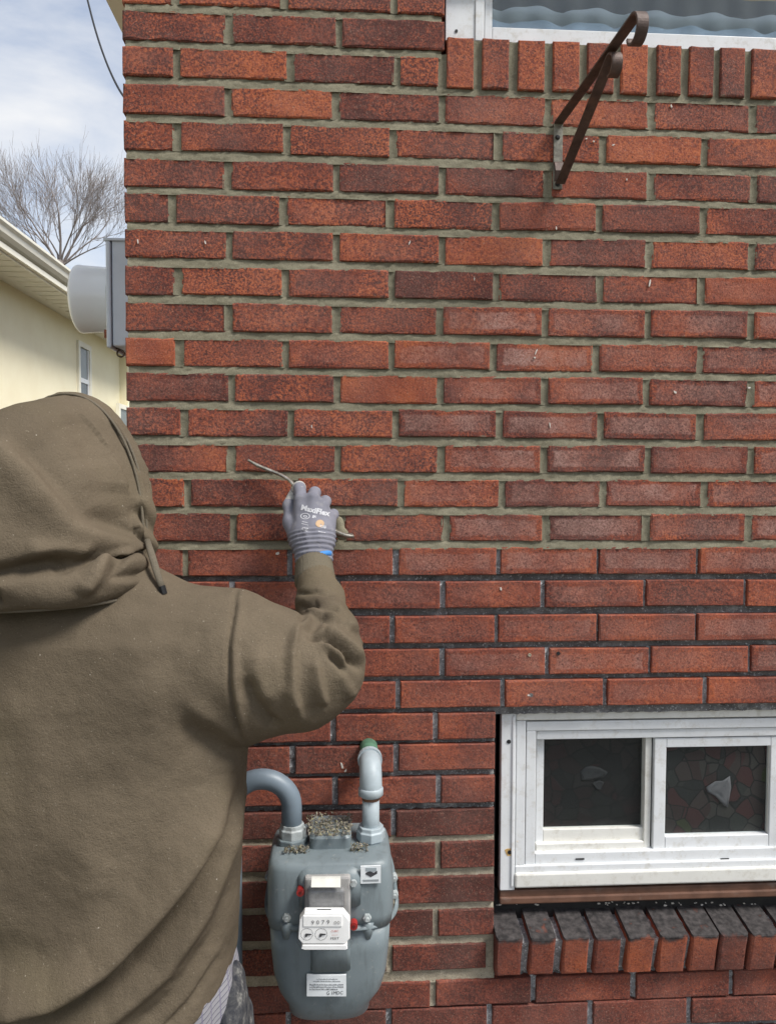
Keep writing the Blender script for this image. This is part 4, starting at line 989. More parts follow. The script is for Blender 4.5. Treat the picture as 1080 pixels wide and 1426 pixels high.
# ------------------------------------------------------------------ electric meter on the side wall
M['box_grey'] = plain('box_grey', (0.60, 0.65, 0.72), 0.5, 0.08, 10, spec=0.4)
M['dome'] = plain('meter_dome', (0.80, 0.82, 0.83), 0.22, 0.05, 8, spec=0.6)
YE = 0.26
ez0, ez1 = at(160, 484, YE)[2], at(160, 332, YE)[2]; xo = at(148, 410, YE)[0]; xs_ = at(155, 410, YE)[0]
em = tag(empty('electric_meter', (XL, YE, ez0)), 'grey electric meter box with round pale dome on the house side wall', 'electric meter')
q = MB(); q.box(xs_ + .0015, XL - .001, YE, YE + .2, ez0 + .004, ez1 - .004); q.build('box', M['box_grey'], em, bevel=.003)
q = MB(); q.box(xo, xs_, YE - .004, YE + .204, ez0, ez1 - .006); q.build('front_cover', M['box_grey'], em, bevel=.003)
q = MB(); q.box(xo - .004, XL - .001, YE - .006, YE + .206, ez1 - .0055, ez1); q.build('top_lip', M['box_grey'], em, bevel=.001)
dz = at(120, 417, YE + .1)[2]; rd = (at(120, 370, YE + .1)[2] - at(120, 464, YE + .1)[2]) / 2; xd = at(109, 417, YE + .1)[0]
q = MB(); n_ = 14; prof = [(xo + .002, rd * .90), (xo - .006, rd * .93), (xd + .016, rd * .985), (xd + .008, rd), (xd + .003, rd * .98), (xd, rd * .93), (xd - .003, rd * .80), (xd - .005, rd * .55), (xd - .006, rd * .2)]
q.tube([(a, YE + .1, dz) for a, r_ in prof], [r_ for a, r_ in prof], 40); q.build('dome', M['dome'], em, smooth=True)
q = MB(); q.tube([(xo - .008, YE + .1, dz), (xo - .001, YE + .1, dz)], rd * .99, 40); q.build('dome_ring', M['flange'], em)
c = at(143, 461, YE - .004); q = MB(); q.box(c[0] - .004, c[0] + .008, YE + .02, YE + .03, c[2] - .010, c[2] + .008); q.build('seal_tab', plain('seal_brown', (0.22, 0.06, 0.02), .5, .3), em)
c = at(168, 492, YE + .03); q = MB(); q.tube([(c[0] + .008 * math.cos(a), YE + .03, c[2] + .008 * math.sin(a)) for a in np.linspace(0, 2 * math.pi, 15)], .0018, 6); q.tube([(c[0] - .03, YE + .03, c[2] + .02), (c[0], YE + .03, c[2] + .008)], .002, 6); q.build('hook_ring', M['iron'], em)
q = MB(); q.tube([(XL - .05, YE + .1, ez1), (XL - .05, YE + .1, 2.75), (XL - .03, YE + .1, 2.9), (XL - .03, YE + .1, 3.06)], .018, 14); o = q.build('conduit', M['box_grey'], em, smooth=True)

# ------------------------------------------------------------------ neighbour house
m = Mat('stucco', 0.95, 0.15); m.col(m.ramp(m.noise(3, 6), [(0.35, (0.86, 0.79, 0.57)), (0.65, (0.90, 0.84, 0.62))])); m.bump(m.noise(150, 4), 0.25, 0.004); M['stucco'] = m.m
M['cream_trim'] = plain('cream_trim', (0.80, 0.77, 0.65), 0.5, 0.05, 6)
GX = -3.5; zS = 1.62 + 2.03
nb = tag(empty('neighbour_house', (GX, 4.0, 0)), 'cream stucco neighbour house with deep eave, across the drive', 'house')
q = MB(); q.box(GX - 6, GX, -2.5, 10.95, 0, zS); q.box(GX - 5.9, GX + .125, 10.95, 22.0, 0, zS); q.build('wall', M['stucco'], nb)
q = MB(); q.box(GX - .2, GX + .50, -2.9, 22.4, zS, zS + .05); q.build('soffit', M['cream_trim'], nb)
q = MB()
for k in range(126): y_ = -2.8 + k * .2; q.box(GX + .13, GX + .49, y_, y_ + .012, zS - .006, zS - .0005)
tag(q.build('soffit_ribs', M['cream_trim'], nb), kind='stuff')
prof = [(0.0, 0.0), (.05, 0.0), (.085, .03), (.095, .075), (.12, .10), (.12, .125), (.105, .125), (.105, .115), (0.0, .115)]
q = MB(); q.prism(prof, (GX + .46, -2.9, zS + .085), (1, 0, 0), (0, 0, 1), (0, 25.3, 0)); q.build('gutter', M['cream_trim'], nb)
q = MB(); q.box(GX + .44, GX + .459, -2.9, 22.4, zS - .02, zS + .19); q.build('fascia', M['cream_trim'], nb)
q = MB(); q.loft([[(GX + .52, -2.9, zS + .215), (GX + .52, -2.9, zS + .23), (GX - 6.5, -2.9, zS + .26), (GX - 6.5, -2.9, zS + .22)], [(GX + .52, 22.4, zS + .215), (GX + .52, 22.4, zS + .23), (GX - 6.5, 22.4, zS + .26), (GX - 6.5, 22.4, zS + .22)]]); q.build('roof', M['shingle'], nb)
def nwin(y0, y1, z0, z1, xw):
    w = empty('window', (xw, y0, z0), nb); q = MB(); t_ = .07
    q.box(xw - .02, xw + .03, y0 - t_, y0, z0 - t_, z1 + t_); q.box(xw - .02, xw + .03, y1, y1 + t_, z0 - t_, z1 + t_); q.box(xw - .02, xw + .03, y0, y1, z1, z1 + t_); q.box(xw - .02, xw + .05, y0, y1, z0 - t_, z0); q.build('frame', M['cream_trim'], w)
    zm = (z0 + z1) / 2; q = MB(); q.box(xw - .01, xw + .02, y0, y1, zm - .03, zm + .03); q.box(xw - .01, xw + .015, y0, y0 + .05, z0, z1); q.box(xw - .01, xw + .015, y1 - .05, y1, z0, z1); q.build('sash', M['vinyl'], w)
    q = MB(); q.box(xw - .005, xw + .006, y0 + .05, y1 - .05, z0, zm - .03); q.build('pane', plain('pane_dark', (0.07, 0.08, 0.085), 0.15, .1, 4), w)
    q = MB(); q.box(xw - .005, xw + .008, y0 + .05, y1 - .05, zm + .03, z1); q.build('pane', plain('pane_blind', (0.14, 0.155, 0.15), 0.2, .1, 4), w)
def ny(px, xw):       # depth at which the wall plane x = xw is seen at pixel column px
    d = FW + RT * (px - 540) / F; return CAM[1] + (xw / d[0]) * d[1]
def nzv(px, py, xw):
    d = FW + RT * (px - 540) / F + DN * (py - 713) / F; return CAM[2] + (xw / d[0]) * d[2]
nwin(ny(112, GX), ny(125, GX), nzv(113, 575, GX), nzv(113, 484, GX), GX)
nwin(ny(167, GX + .125), ny(182, GX + .125), nzv(170, 640, GX + .125), nzv(170, 570, GX + .125), GX + .125)

# ------------------------------------------------------------------ bare tree beyond
m = Mat('bark', 0.95, 0.1); m.col(m.ramp(m.noise(8, 5), [(0.3, (0.21, 0.18, 0.165)), (0.7, (0.33, 0.29, 0.27))])); M['bark'] = m.m
TY = 24.0
tb = at(86, 560, TY); tr_ = tag(empty('bare_tree', (tb[0], TY, 0)), 'leafless spreading tree rising behind the cream house', 'tree')
trunk = MB(); twig = MB(); rt_ = random.Random(21)
def limb(p, d, L, r, lv):
    n = 4 if lv < 3 else 3; pts = [np.array(p)]; rs = [r]; d = np.array(d, float)
    for i in range(n):
        d = d + np.array([rt_.gauss(0, .10), rt_.gauss(0, .10), rt_.gauss(.05, .06)]); d /= np.linalg.norm(d); pts.append(pts[-1] + d * L / n); rs.append(r * (1 - .5 * (i + 1) / n))
    (trunk if lv < 2 else twig).tube(pts, rs, 6 if lv < 3 else 4, cap=False)
    if lv >= 5: return
    k = (3, 5, 5, 4, 2)[lv]
    for i in range(k):
        t_ = (rt_.uniform(.35, 1.0) if i < k - 1 else 1.0); j = min(n - 1, int(t_ * n)); f_ = t_ * n - j
        q0 = pts[j] + (pts[j + 1] - pts[j]) * f_; az = rt_.uniform(0, 2 * math.pi); sp = rt_.uniform(.35, .75) if i < k - 1 else .2
        a = np.cross(d, [math.cos(az), math.sin(az), .3]); a /= np.linalg.norm(a) + 1e-9
        nd = d * math.cos(sp) + a * math.sin(sp); nd[2] += .12; nd /= np.linalg.norm(nd)
        limb(q0, nd, L * rt_.uniform(.60, .80), max(.0042, rs[-1] * rt_.uniform(.55, .8) if i < k - 1 else rs[-1] * .85), lv + 1)
zf = at(70, 362, TY)[2]
trunk.tube([(tb[0], TY, -.1), (tb[0] + .1, TY, zf * .5), (tb[0] + .0, TY, zf)], [.22, .17, .12], 10)
for dx, dz_, L_, r_ in ((-.42, 1, 1.5, .04), (.05, 1, 1.55, .045), (.45, .9, 1.5, .04), (-.8, .7, 1.45, .032), (.9, .6, 1.45, .032), (.25, .95, 1.5, .035), (-.2, .95, 1.5, .035), (.65, .8, 1.45, .032), (-.6, .9, 1.45, .032), (-1.0, .45, 1.3, .028), (1.1, .4, 1.3, .028)):
    v_ = np.array([dx, rt_.uniform(-.35, .35), dz_]); limb((tb[0] + dx * .1, TY, zf - .15), v_ / np.linalg.norm(v_), L_, r_, 1)
trunk.build('trunk', M['bark'], tr_, smooth=True); twig.build('crown', M['bark'], tr_)

# overhead cable
q = MB(); pts = [at(112, -40, 3.2), at(122, 0, 3.05), at(130, 32, 2.95), at(139, 62, 2.8), at(150, 92, 2.65), at(161, 116, 2.5), at(173, 137, 2.35), at(215, 180, 2.0)]
a_ = np.array([-2.4, 6.0, 7.5]); pts = [a_] + pts
PP = []
for i in range(len(pts) - 1):
    for s_ in range(6): PP.append(pts[i] + (pts[i + 1] - pts[i]) * s_ / 6)
PP.append(pts[-1])
for _ in range(8): PP = [PP[0]] + [(PP[i - 1] + 2 * PP[i] + PP[i + 1]) / 4 for i in range(1, len(PP) - 1)] + [PP[-1]]
q.tube(PP, .0055, 8); tag(q.build('service_cable', M['black'], None, smooth=True), 'black overhead service cable sagging down to the house corner', 'cable')

# ------------------------------------------------------------------ worker
def fleece(name, c, dusty=True, sheen=0.0):
    m = Mat(name, 0.97, 0.08)
    a = m.ramp(m.noise(4.5, 5, 0.55), [(0.3, tuple(x * .72 for x in c)), (0.7, tuple(x * 1.22 for x in c))])
    st = m.ramp(m.noise(3.1, 3, .5, dist=.6), [(0.5, g(0)), (0.72, g(.5))])
    a = m.mix(st, a, (c[0] * .95, c[1] * 1.0, c[2] * .86))
    a = m.mix(m.ramp(m.noise(420, 3, .6), [(.3, g(.35)), (.55, g(0))]), a, tuple(x * .6 for x in c))
    if dusty:
        a = m.mix(m.ramp(m.noise(330, 2, .5), [(.68, g(0)), (.78, g(.45))]), a, (.36, .32, .25))
        vo = m.n('ShaderNodeTexVoronoi'); vo.inputs['Scale'].default_value = 75; m.l(m.pos(), vo.inputs['Vector'])
        s1 = m.n('ShaderNodeSeparateColor'); m.l(vo.outputs['Color'], s1.inputs[0])
        sp = m.math('MULTIPLY', m.ramp(vo.outputs['Distance'], [(.045, g(1)), (.075, g(0))]), m.ramp(s1.outputs[0], [(.90, g(0)), (.93, g(.6))]))
        a = m.mix(sp, a, (.55, .50, .42))
    m.col(a); m.b.inputs['Sheen Weight'].default_value = sheen; m.b.inputs['Sheen Roughness'].default_value = .5
    m.bump(m.noise(420, 4, .7), .7, .0016); m.bump(m.noise(38, 5, .65), .45, .006)
    return m.m
M['fleece'] = fleece('olive_fleece', (0.128, 0.102, 0.071))
M['rib'] = fleece('olive_rib', (0.140, 0.120, 0.090), False)
m = Mat('skin', 0.5, 0.35); m.col(m.ramp(m.noise(30, 4), [(0.3, (0.42, 0.23, 0.16)), (0.7, (0.52, 0.31, 0.22))])); m.b.inputs['Subsurface Weight'].default_value = 0.05; M['skin'] = m.m

person = tag(empty('person', (-0.39, -0.30, 0.0)), 'worker in olive brown hooded sweatshirt seen from behind, repointing the wall with raised gloved hand', 'person')

def prof_sdf(X, Y, Z, rows, e=2.4):
    zs_ = [r[0] for r in rows]; a = np.interp(Z, zs_, [r[1] for r in rows]); b = np.interp(Z, zs_, [r[2] for r in rows])
    cx = np.interp(Z, zs_, [r[3] for r in rows]); cy = np.interp(Z, zs_, [r[4] for r in rows])
    q = ((np.abs(X - cx) / a) ** e + (np.abs(Y - cy) / b) ** e) ** (1 / e)
    d = (q - 1) * np.minimum(a, b) * .9
    return np.maximum(d, np.maximum(zs_[0] - Z, Z - zs_[-1]))
XC, YB = -0.398, -0.325
TORSO = [(0.70, .235, .145, XC, YB), (0.95, .240, .152, XC, YB), (1.10, .245, .150, XC, YB), (1.22, .250, .145, XC, YB), (1.32, .250, .138, XC, YB), (1.39, .244, .125, XC, YB - .002), (1.425, .228, .108, XC, YB), (1.445, .200, .092, XC, YB), (1.465, .155, .085, XC, YB), (1.50, .10, .08, XC - .01, YB), (1.53, .08, .07, XC - .01, YB)]
SL = [(at(300, 922, -.32), .105), (at(330, 928, -.335), .103), (at(370, 935, -.35), .094), (at(420, 942, -.365), .077), (at(452, 930, -.37), .0545), (at(457, 884, -.295), .0415), (at(445, 834, -.205), .0360), (at(439, 808, -.160), .0330)]
LSL = [((-.60, -.33, 1.345), .095), ((-.665, -.33, 1.25), .082), ((-.69, -.30, 1.10), .068), ((-.655, -.20, 1.04), .055), ((-.60, -.10, 1.06), .042)]
def hem_plane(X, Y, Z, drop=0.0): return (0.885 - drop + (X + .155) * .55 + (Y + .35) * .12 - Z)
def hoodie_sdf(X, Y, Z):
    d = prof_sdf(X, Y, Z, TORSO)
    d = smin(d, cone(X, Y, Z, at(205, 857, -.335), at(318, 857, -.335), .036, .034), .022)
    d = smin(d, chain(X, Y, Z, SL, .016), .030)
    d = smin(d, chain(X, Y, Z, LSL, .016), .035)
    return smax(d, hem_plane(X, Y, Z), .006)
hv, hf = surface_nets(hoodie_sdf, (-.80, -.53, .66), (.055, -.05, 1.56), .0062)
me = subdiv(np_mesh('hoodie', hv, hf), 1)

def folds(me, spec, seed=0, fine=0.0, gain=1.0):
    """Push vertices of the back-facing cloth in or out along drawn fold lines (x, z on the cloth)."""
    co = get_co(me); no = get_no(me); disp = np.zeros(len(co)); P = co[:, [0, 2]]
    face = np.clip((-no[:, 1] + .25) / .5, 0, 1)
    for pts, Yp, amp, w1, w2 in spec:
        L = np.array([at(a, b, Yp)[[0, 2]] for a, b in pts]); best = np.full(len(P), 1e9); sg = np.zeros(len(P)); tt = np.zeros(len(P)); n = len(L) - 1
        for i in range(n):
            a, b = L[i], L[i + 1]; d = b - a; l2 = d @ d; t = np.clip(((P - a) @ d) / l2, 0, 1); q = P - a - t[:, None] * d; D = np.hypot(q[:, 0], q[:, 1])
            m_ = D < best; best = np.where(m_, D, best); sg = np.where(m_, np.sign(d[0] * q[:, 1] - d[1] * q[:, 0]), sg); tt = np.where(m_, (i + t) / n, tt)
        w = np.where(sg > 0, w1, w2); tap = np.clip(np.minimum(tt, 1 - tt) * 5 + .15, 0, 1)
        disp += amp * gain * np.exp(-(best / w) ** 2) * tap * np.where(np.abs(co[:, 1] - Yp) < .14, 1, 0)
    disp *= face
    disp += fine * (vnoise(co, 6, seed + 2) * 1.1 + vnoise(co * [1, 1, .7], 14, seed) * .8 + vnoise(co, 31, seed + 1) * .35 + vnoise(co, 75, seed + 4) * .10)
    set_co(me, co + no * disp[:, None])

# (photo line, depth, height of the fold, width on its upper/left side, width on its lower/right side)
BK = -.46
folds(me, [
    ([(-60, 1395), (20, 1388), (90, 1372), (150, 1335), (205, 1280), (250, 1225), (290, 1165), (318, 1110)], BK, .028, .030, .015),
    ([(-40, 1426), (60, 1408), (130, 1378), (185, 1335), (235, 1275), (275, 1215), (312, 1140), (330, 1080)], BK, -.015, .013, .011),
    ([(90, 1440), (160, 1408), (225, 1355), (268, 1290), (300, 1215), (325, 1130)], BK, .015, .018, .014),
    ([(170, 1450), (240, 1395), (290, 1330), (318, 1250)], BK, -.006, .012, .012),
    ([(230, 1420), (270, 1385), (305, 1345)], BK + .04, -.005, .006, .010),
    ([(-40, 1335), (40, 1300), (75, 1240), (110, 1180)], BK, -.005, .03, .03),
    ([(240, 1010), (285, 1050), (325, 1085)], BK, -.005, .014, .014),
    ([(255, 985), (300, 1020), (332, 1048)], BK, .004, .012, .012),
    ([(316, 826), (320, 860), (318, 900), (321, 950), (327, 1000), (337, 1045)], -.43, -.0050, .0034, .0034),
    ([(325, 826), (329, 860), (327, 900), (330, 950), (336, 1000), (344, 1040)], -.43, .0030, .005, .008),
    ([(345, 935), (352, 965), (372, 1000), (390, 1015)], -.42, -.008, .010, .012),
    ([(355, 900), (362, 940), (380, 975)], -.42, .004, .012, .012),
    ([(410, 872), (408, 915), (410, 960), (420, 1000)], -.43, .0075, .005, .012),
    ([(400, 876), (397, 915), (400, 960)], -.43, -.0040, .010, .010),
    ([(440, 915), (445, 950), (452, 980)], -.42, .0080, .005, .011),
    ([(470, 930), (483, 955), (490, 970)], -.41, .004, .006, .010),
    ([(425, 884), (450, 884), (475, 900), (498, 930)], -.39, -.0135, .0042, .0042),
    ([(436, 876), (462, 876), (486, 893), (503, 915)], -.36, .0085, .005, .005),
    ([(424, 868), (450, 862), (478, 872), (498, 893)], -.34, -.0115, .0042, .0042),
    ([(420, 858), (445, 850), (472, 857), (492, 874)], -.30, .0080, .0055, .0055),
    ([(417, 850), (440, 842), (466, 846), (486, 860)], -.27, -.0080, .0042, .0042),
    ([(415, 838), (440, 829), (464, 833), (478, 842)], -.23, .0040, .006, .006),
    ([(414, 822), (440, 816), (468, 820)], -.18, -.0045, .0035, .0035),
    ([(450, 893), (468, 900), (484, 915)], -.39, .0055, .004, .004),
    ([(455, 905), (470, 918), (480, 930)], -.40, -.0090, .004, .004),
    ([(340, 836), (375, 858), (410, 880), (425, 905)], -.42, .003, .012, .012),
], 3, .0050, 1.35)
hoodie = link('hoodie', me, M['fleece'], person, smooth=True); hoodie['label'] = 'olive brown hooded sweatshirt with dust specks'

# cuff
def to_mesh(name, fn, lo, hi, h, mat, parent, sub=0):
    v, f = surface_nets(fn, lo, hi, h); me = np_mesh(name, v, f)
    if sub: me = subdiv(me, sub)
    return link(name, me, mat, parent, smooth=True)
ca, cb = at(439, 815, -.165), at(437, 787, -.126)
q = MB(); rs = []; n_ = 72
for i in range(13):
    t_ = i / 12; c = ca + (cb - ca) * t_; r_ = (.0342 - .0026 * t_) * (.82 if i == 0 else .95 if i == 1 else 1); d = (cb - ca) / np.linalg.norm(cb - ca); u = np.cross(d, [0, 0, 1.0]); u /= np.linalg.norm(u); v_ = np.cross(u, d); ring = []
    for k in range(n_):
        a = 2 * math.pi * k / n_; rr_ = r_ * (1 + .06 * (k % 2)); ring.append(c + (u * math.cos(a) + v_ * math.sin(a)) * rr_)
    rs.append(ring)
c = cb; rs.append([c + (p - c) * .86 for p in rs[-1]]); rs.append([ca + (p - ca) * .8 for p in rs[0]])
q.loft(rs, cap=False); q.build('cuff', M['rib'], hoodie, smooth=True)

# hood
HC = np.array([-.450, -.345, 1.527]); HN = np.array([.26, .96, -.08]); HN /= np.linalg.norm(HN)
HT = np.cross(HN, [0, 0, 1.0]); HT /= np.linalg.norm(HT); HU = np.cross(HT, HN)
def hood_shape(X, Y, Z, grow=0.0, sh=0.0):
    x = (X - HC[0]) * HT[0] + (Y - HC[1]) * HT[1] + (Z - HC[2]) * HT[2]
    s = (X - HC[0]) * HN[0] + (Y - HC[1]) * HN[1] + (Z - HC[2]) * HN[2] - sh
    u = (X - HC[0]) * HU[0] + (Y - HC[1]) * HU[1] + (Z - HC[2]) * HU[2]
    fl = 1 + .10 * np.clip(s, -.1, .1) / .1
    aw = .127 * fl + grow; au = np.where(u > 0, .226 - .30 * np.clip(.07 - s, 0, .2), .50) + grow
    sb = np.minimum(s + .03, 0) / (.135 + grow)
    q = np.sqrt((x / aw) ** 2 + (u / au) ** 2 + sb ** 2)
    return (q - 1) * .135, s, u
def ring_roll(X, Y, Z, c, rx_, ry_, zf, r):
    ax = (X - c[0]) / rx_; ay = (Y - c[1]) / ry_; rad = np.sqrt(ax * ax + ay * ay) + 1e-6
    k = np.sqrt((X - c[0]) ** 2 + (Y - c[1]) ** 2) * (1 - 1 / rad)
    return np.sqrt(k * k + ((Z - zf) / 1.15) ** 2) - r
def hood_sdf(X, Y, Z):
    o, s, u = hood_shape(X, Y, Z)
    o = smax(o, s - .092, .006)
    hem, _, _ = hood_shape(X, Y, Z, .006); hem = np.maximum(hem, np.abs(s - .080) - .0125)
    o = smin(o, hem, .004)
    roll = ring_roll(X, Y, Z, (-.43, -.352), .125, .118, 1.470 + (X + .41) * .05, .024)
    o = smax(o, 1.468 - Z, .02)
    o = smin(o, roll, .010)
    inn, si, ui = hood_shape(X, Y, Z, -.018, .045)
    return smax(o, -np.maximum(inn, 1.50 - Z), .004)
v, f = surface_nets(hood_sdf, (-.65, -.56, 1.42), (-.21, -.19, 1.80), .0056)
me = subdiv(np_mesh('hood', v, f), 1)
HY = -.47
folds(me, [
    ([(-30, 615), (0, 634), (36, 663), (72, 706), (98, 741), (130, 763), (168, 789), (198, 811)], HY, .0135, .013, .026),
    ([(5, 605), (30, 626), (62, 670), (96, 722), (140, 745), (178, 770), (202, 795)], HY, -.0075, .018, .012),
    ([(150, 722), (174, 755), (192, 785), (203, 805)], -.42, .0065, .010, .007),
    ([(165, 690), (182, 715), (195, 745), (203, 780)], -.40, .0045, .010, .008),
    ([(160, 705), (182, 742), (196, 770)], -.41, -.0045, .007, .007),
    ([(-40, 800), (0, 797), (36, 791), (72, 782), (100, 790)], HY, -.013, .010, .010),
    ([(40, 765), (75, 770), (105, 778)], HY, .008, .014, .012),
    ([(124, 770), (131, 790), (124, 812), (110, 830)], HY, .009, .008, .012),
    ([(140, 790), (150, 806), (185, 812)], HY, -.009, .008, .008),
    ([(-20, 815), (5, 820), (8, 845)], HY, -.006, .005, .005),
    ([(60, 560), (90, 600), (100, 650)], HY, -.004, .03, .03),
    ([(120, 600), (140, 650), (130, 690)], HY, .004, .03, .03),
    ([(107, 570), (128, 590), (152, 622), (172, 660), (186, 700), (194, 740)], -.40, -.0024, .003, .003),
], 8, .0038, 1.6)
link('hood', me, M['fleece'], hoodie, smooth=True)
for s_ in (.064, .0725):
    q = MB(); fl = 1 + .10 * s_ / .1; pts = [HC + HT * (.127 * fl + .0045) * math.cos(a) + HU * (.226 - .30 * max(0, .07 - s_) + .0045) * math.sin(a) + HN * s_ for a in np.linspace(0, math.pi, 60)]; q.tube(pts, .0024, 6); q.build('hem_seam', M['rib'], hoodie, smooth=True)
# seam round the neck and drawstring
q = MB(); pts = [(-.428 + .135 * math.cos(a), -.345 + .128 * math.sin(a), 1.447 + .004 * math.cos(a)) for a in np.linspace(math.pi * .95, math.pi * 2.05, 40)]; q.tube(pts, .0028, 8); q.build('neck_seam', M['rib'], hoodie, smooth=True)
q = MB(); pts = [at(205, 752, -.34), at(211, 772, -.36), at(217, 792, -.375), at(222, 808, -.38), at(226, 820, -.385)]; q.tube(pts, [.0045, .0055, .0055, .005, .005], 10, flat=.003); q.build('drawstring', M['rib'], hoodie, smooth=True)
q = MB(); q.tube([at(225, 816, -.385), at(228, 827, -.385)], .0052, 8); q.build('drawstring_tip', M['black'], hoodie)
for (px, py, yy, r_) in ((188, 657, -.375, .003), (184, 676, -.385, .004), (185, 668, -.383, .002)):
    pass

# body: one continuous figure under the clothes
HD = np.array([-.445, -.325, 1.585])
def body_sdf(X, Y, Z):
    d = prof_sdf(X, Y, Z, [(0.80, .165, .105, XC, YB), (.95, .165, .11, XC, YB), (1.2, .175, .11, XC, YB), (1.36, .18, .10, XC, YB), (1.42, .13, .08, XC, YB), (1.46, .06, .06, XC, YB)])
    d = smin(d, cone(X, Y, Z, (XC - .01, YB, 1.40), (HD[0], HD[1] - .01, 1.54), .068, .058), .03)
    h = ell(X, Y, Z, HD + [0, 0, .045], (.078, .098, .10)); h = smin(h, ell(X, Y, Z, HD + HN * .045 + [0, 0, -.035], (.058, .065, .075)), .03)
    fp = HD + HN * .108
    h = smin(h, cone(X, Y, Z, fp + [0, 0, .03], fp + HN * .018 + [0, 0, -.008], .009, .014), .008)         # nose
    h = smin(h, cone(X, Y, Z, fp + HT * .045 + [0, 0, .045] - HN * .02, fp - HT * .045 + [0, 0, .045] - HN * .02, .012, .012), .014)   # brow
    h = smin(h, cone(X, Y, Z, fp + HT * .018 + [0, 0, -.045] - HN * .008, fp - HT * .018 + [0, 0, -.045] - HN * .008, .008, .008), .006)   # lips
    h = smax(h, -ell(X, Y, Z, fp + HT * .031 + [0, 0, .026] + HN * .004, (.013, .012, .009)), .006); h = smax(h, -ell(X, Y, Z, fp - HT * .031 + [0, 0, .026] + HN * .004, (.013, .012, .009)), .006)
    for sg in (1, -1): h = smin(h, ell(X, Y, Z, HD + HT * sg * .08 + [0, 0, .01], (.012, .02, .032)), .006)
    d = smin(d, h, .02)
    d = smin(d, chain(X, Y, Z, [(p, r * .62) for p, r in SL[:-1]] + [(at(438, 806, -.158), .0235), (at(437, 785, -.118), .0250), (at(436, 755, -.100), .024)], .014), .03)
    d = smin(d, chain(X, Y, Z, [(p, r * .62) for p, r in LSL] + [((-.57, -.06, 1.065), .026)], .014), .03)
    for sg in (1, -1):
        d = smin(d, chain(X, Y, Z, [((XC + sg * .095, YB, .86), .092), ((XC + sg * .11, YB + .01, .48), .058), ((XC + sg * .12, YB - .01, .30), .050), ((XC + sg * .125, YB - .02, .10), .036), ((XC + sg * .13, YB + .08, .05), .035)], .02), .03)
    return d
to_mesh('body', body_sdf, (-.78, -.48, .01), (.03, -.02, 1.76), .0095, M['skin'], person)
# trousers
M['denim'] = plain('dark_denim', (0.040, 0.046, 0.062), 0.95, 0.35, 22, 0.6, dirt=((0.20, 0.20, 0.20), 0.5))
def trousers_sdf(X, Y, Z):
    d = prof_sdf(X, Y, Z, [(0.74, .195, .135, XC, YB), (.85, .200, .138, XC, YB), (.93, .195, .130, XC, YB)])
    for sg in (1, -1): d = smin(d, chain(X, Y, Z, [((XC + sg * .10, YB, .78), .112), ((XC + sg * .115, YB + .01, .46), .088), ((XC + sg * .125, YB - .01, .12), .082)], .02), .03)
    return smax(smax(d, Z - .925, .004), .07 - Z, .004)
v, f = surface_nets(trousers_sdf, (-.68, -.50, .05), (-.12, -.14, .95), .0085); me = np_mesh('trousers', v, f)
co = get_co(me); no = get_no(me); set_co(me, co + no * (.006 * vnoise(co * [1, 1, 2.2], 16, 2) + .004 * vnoise(co, 40, 3))[:, None])
trs = link('trousers', me, M['denim'], person, smooth=True)
# frayed grey pouch flap at the right hip
m = Mat('worn_canvas', .95, .1); m.col(m.ramp(m.noise(70, 6, .7), [(.35, (.025, .027, .034)), (.55, (.07, .07, .072)), (.75, (.24, .235, .215))])); m.bump(m.noise(120, 4), .5, .003)
def pouch_sdf(X, Y, Z): return smin(ell(X, Y, Z, (-.172, -.335, .755), (.036, .07, .12)), ell(X, Y, Z, (-.166, -.36, .80), (.018, .03, .05)), .02)
v, f = surface_nets(pouch_sdf, (-.23, -.43, .60), (-.11, -.24, .90), .005); me = np_mesh('hip_pocket', v, f); co = get_co(me); no = get_no(me); set_co(me, co + no * (.006 * vnoise(co, 38, 6))[:, None]); link('hip_pocket', me, m.m, trs, smooth=True)
# striped shirt tail showing under the hem
m = Mat('striped_shirt', .9, .15)
sx = m.n('ShaderNodeSeparateXYZ'); m.l(m.pos(), sx.inputs[0])
k1 = m.math('FRACT', m.math('MULTIPLY', m.math('ADD', m.math('MULTIPLY', sx.outputs[0], 0.55), m.math('MULTIPLY', sx.outputs[2], -1.0)), 118))
k2 = m.math('FRACT', m.math('MULTIPLY', m.math('ADD', sx.outputs[0], m.math('MULTIPLY', sx.outputs[1], .8)), 45))
c_ = m.mix(m.ramp(k1, [(.12, g(1)), (.2, g(0))]), (.25, .245, .26), (.08, .08, .11)); c_ = m.mix(m.ramp(k2, [(.1, g(.7)), (.16, g(0))]), c_, (.14, .13, .19)); m.col(c_); m.bump(m.noise(50, 4), .3, .004)
def shirt_sdf(X, Y, Z):
    d = prof_sdf(X, Y, Z, [(0.70, .244, .140, XC, YB), (.86, .238, .138, XC, YB), (0.95, .224, .132, XC, YB)]); d = smax(d, hem_plane(X, Y, Z, .048), .004); d = smax(d, -hem_plane(X, Y, Z, -.03), .004)
    return smax(d, -prof_sdf(X, Y, Z, [(0.60, .236, .132, XC, YB), (.86, .230, .130, XC, YB), (0.99, .214, .124, XC, YB)]), .002)
v, f = surface_nets(shirt_sdf, (-.65, -.49, .55), (-.15, -.15, .95), .0055); me = np_mesh('shirt', v, f); co = get_co(me); no = get_no(me); rad = (co - [XC, YB, 0]) * [1, 1, 0]; rad /= np.linalg.norm(rad, axis=1)[:, None] + 1e-9
set_co(me, co + rad * (  .003 * vnoise(co, 13, 4) + .003 * np.sin(co[:, 0] * 120 + co[:, 1] * 60))[:, None]); link('shirt', me, m.m, person, smooth=True)
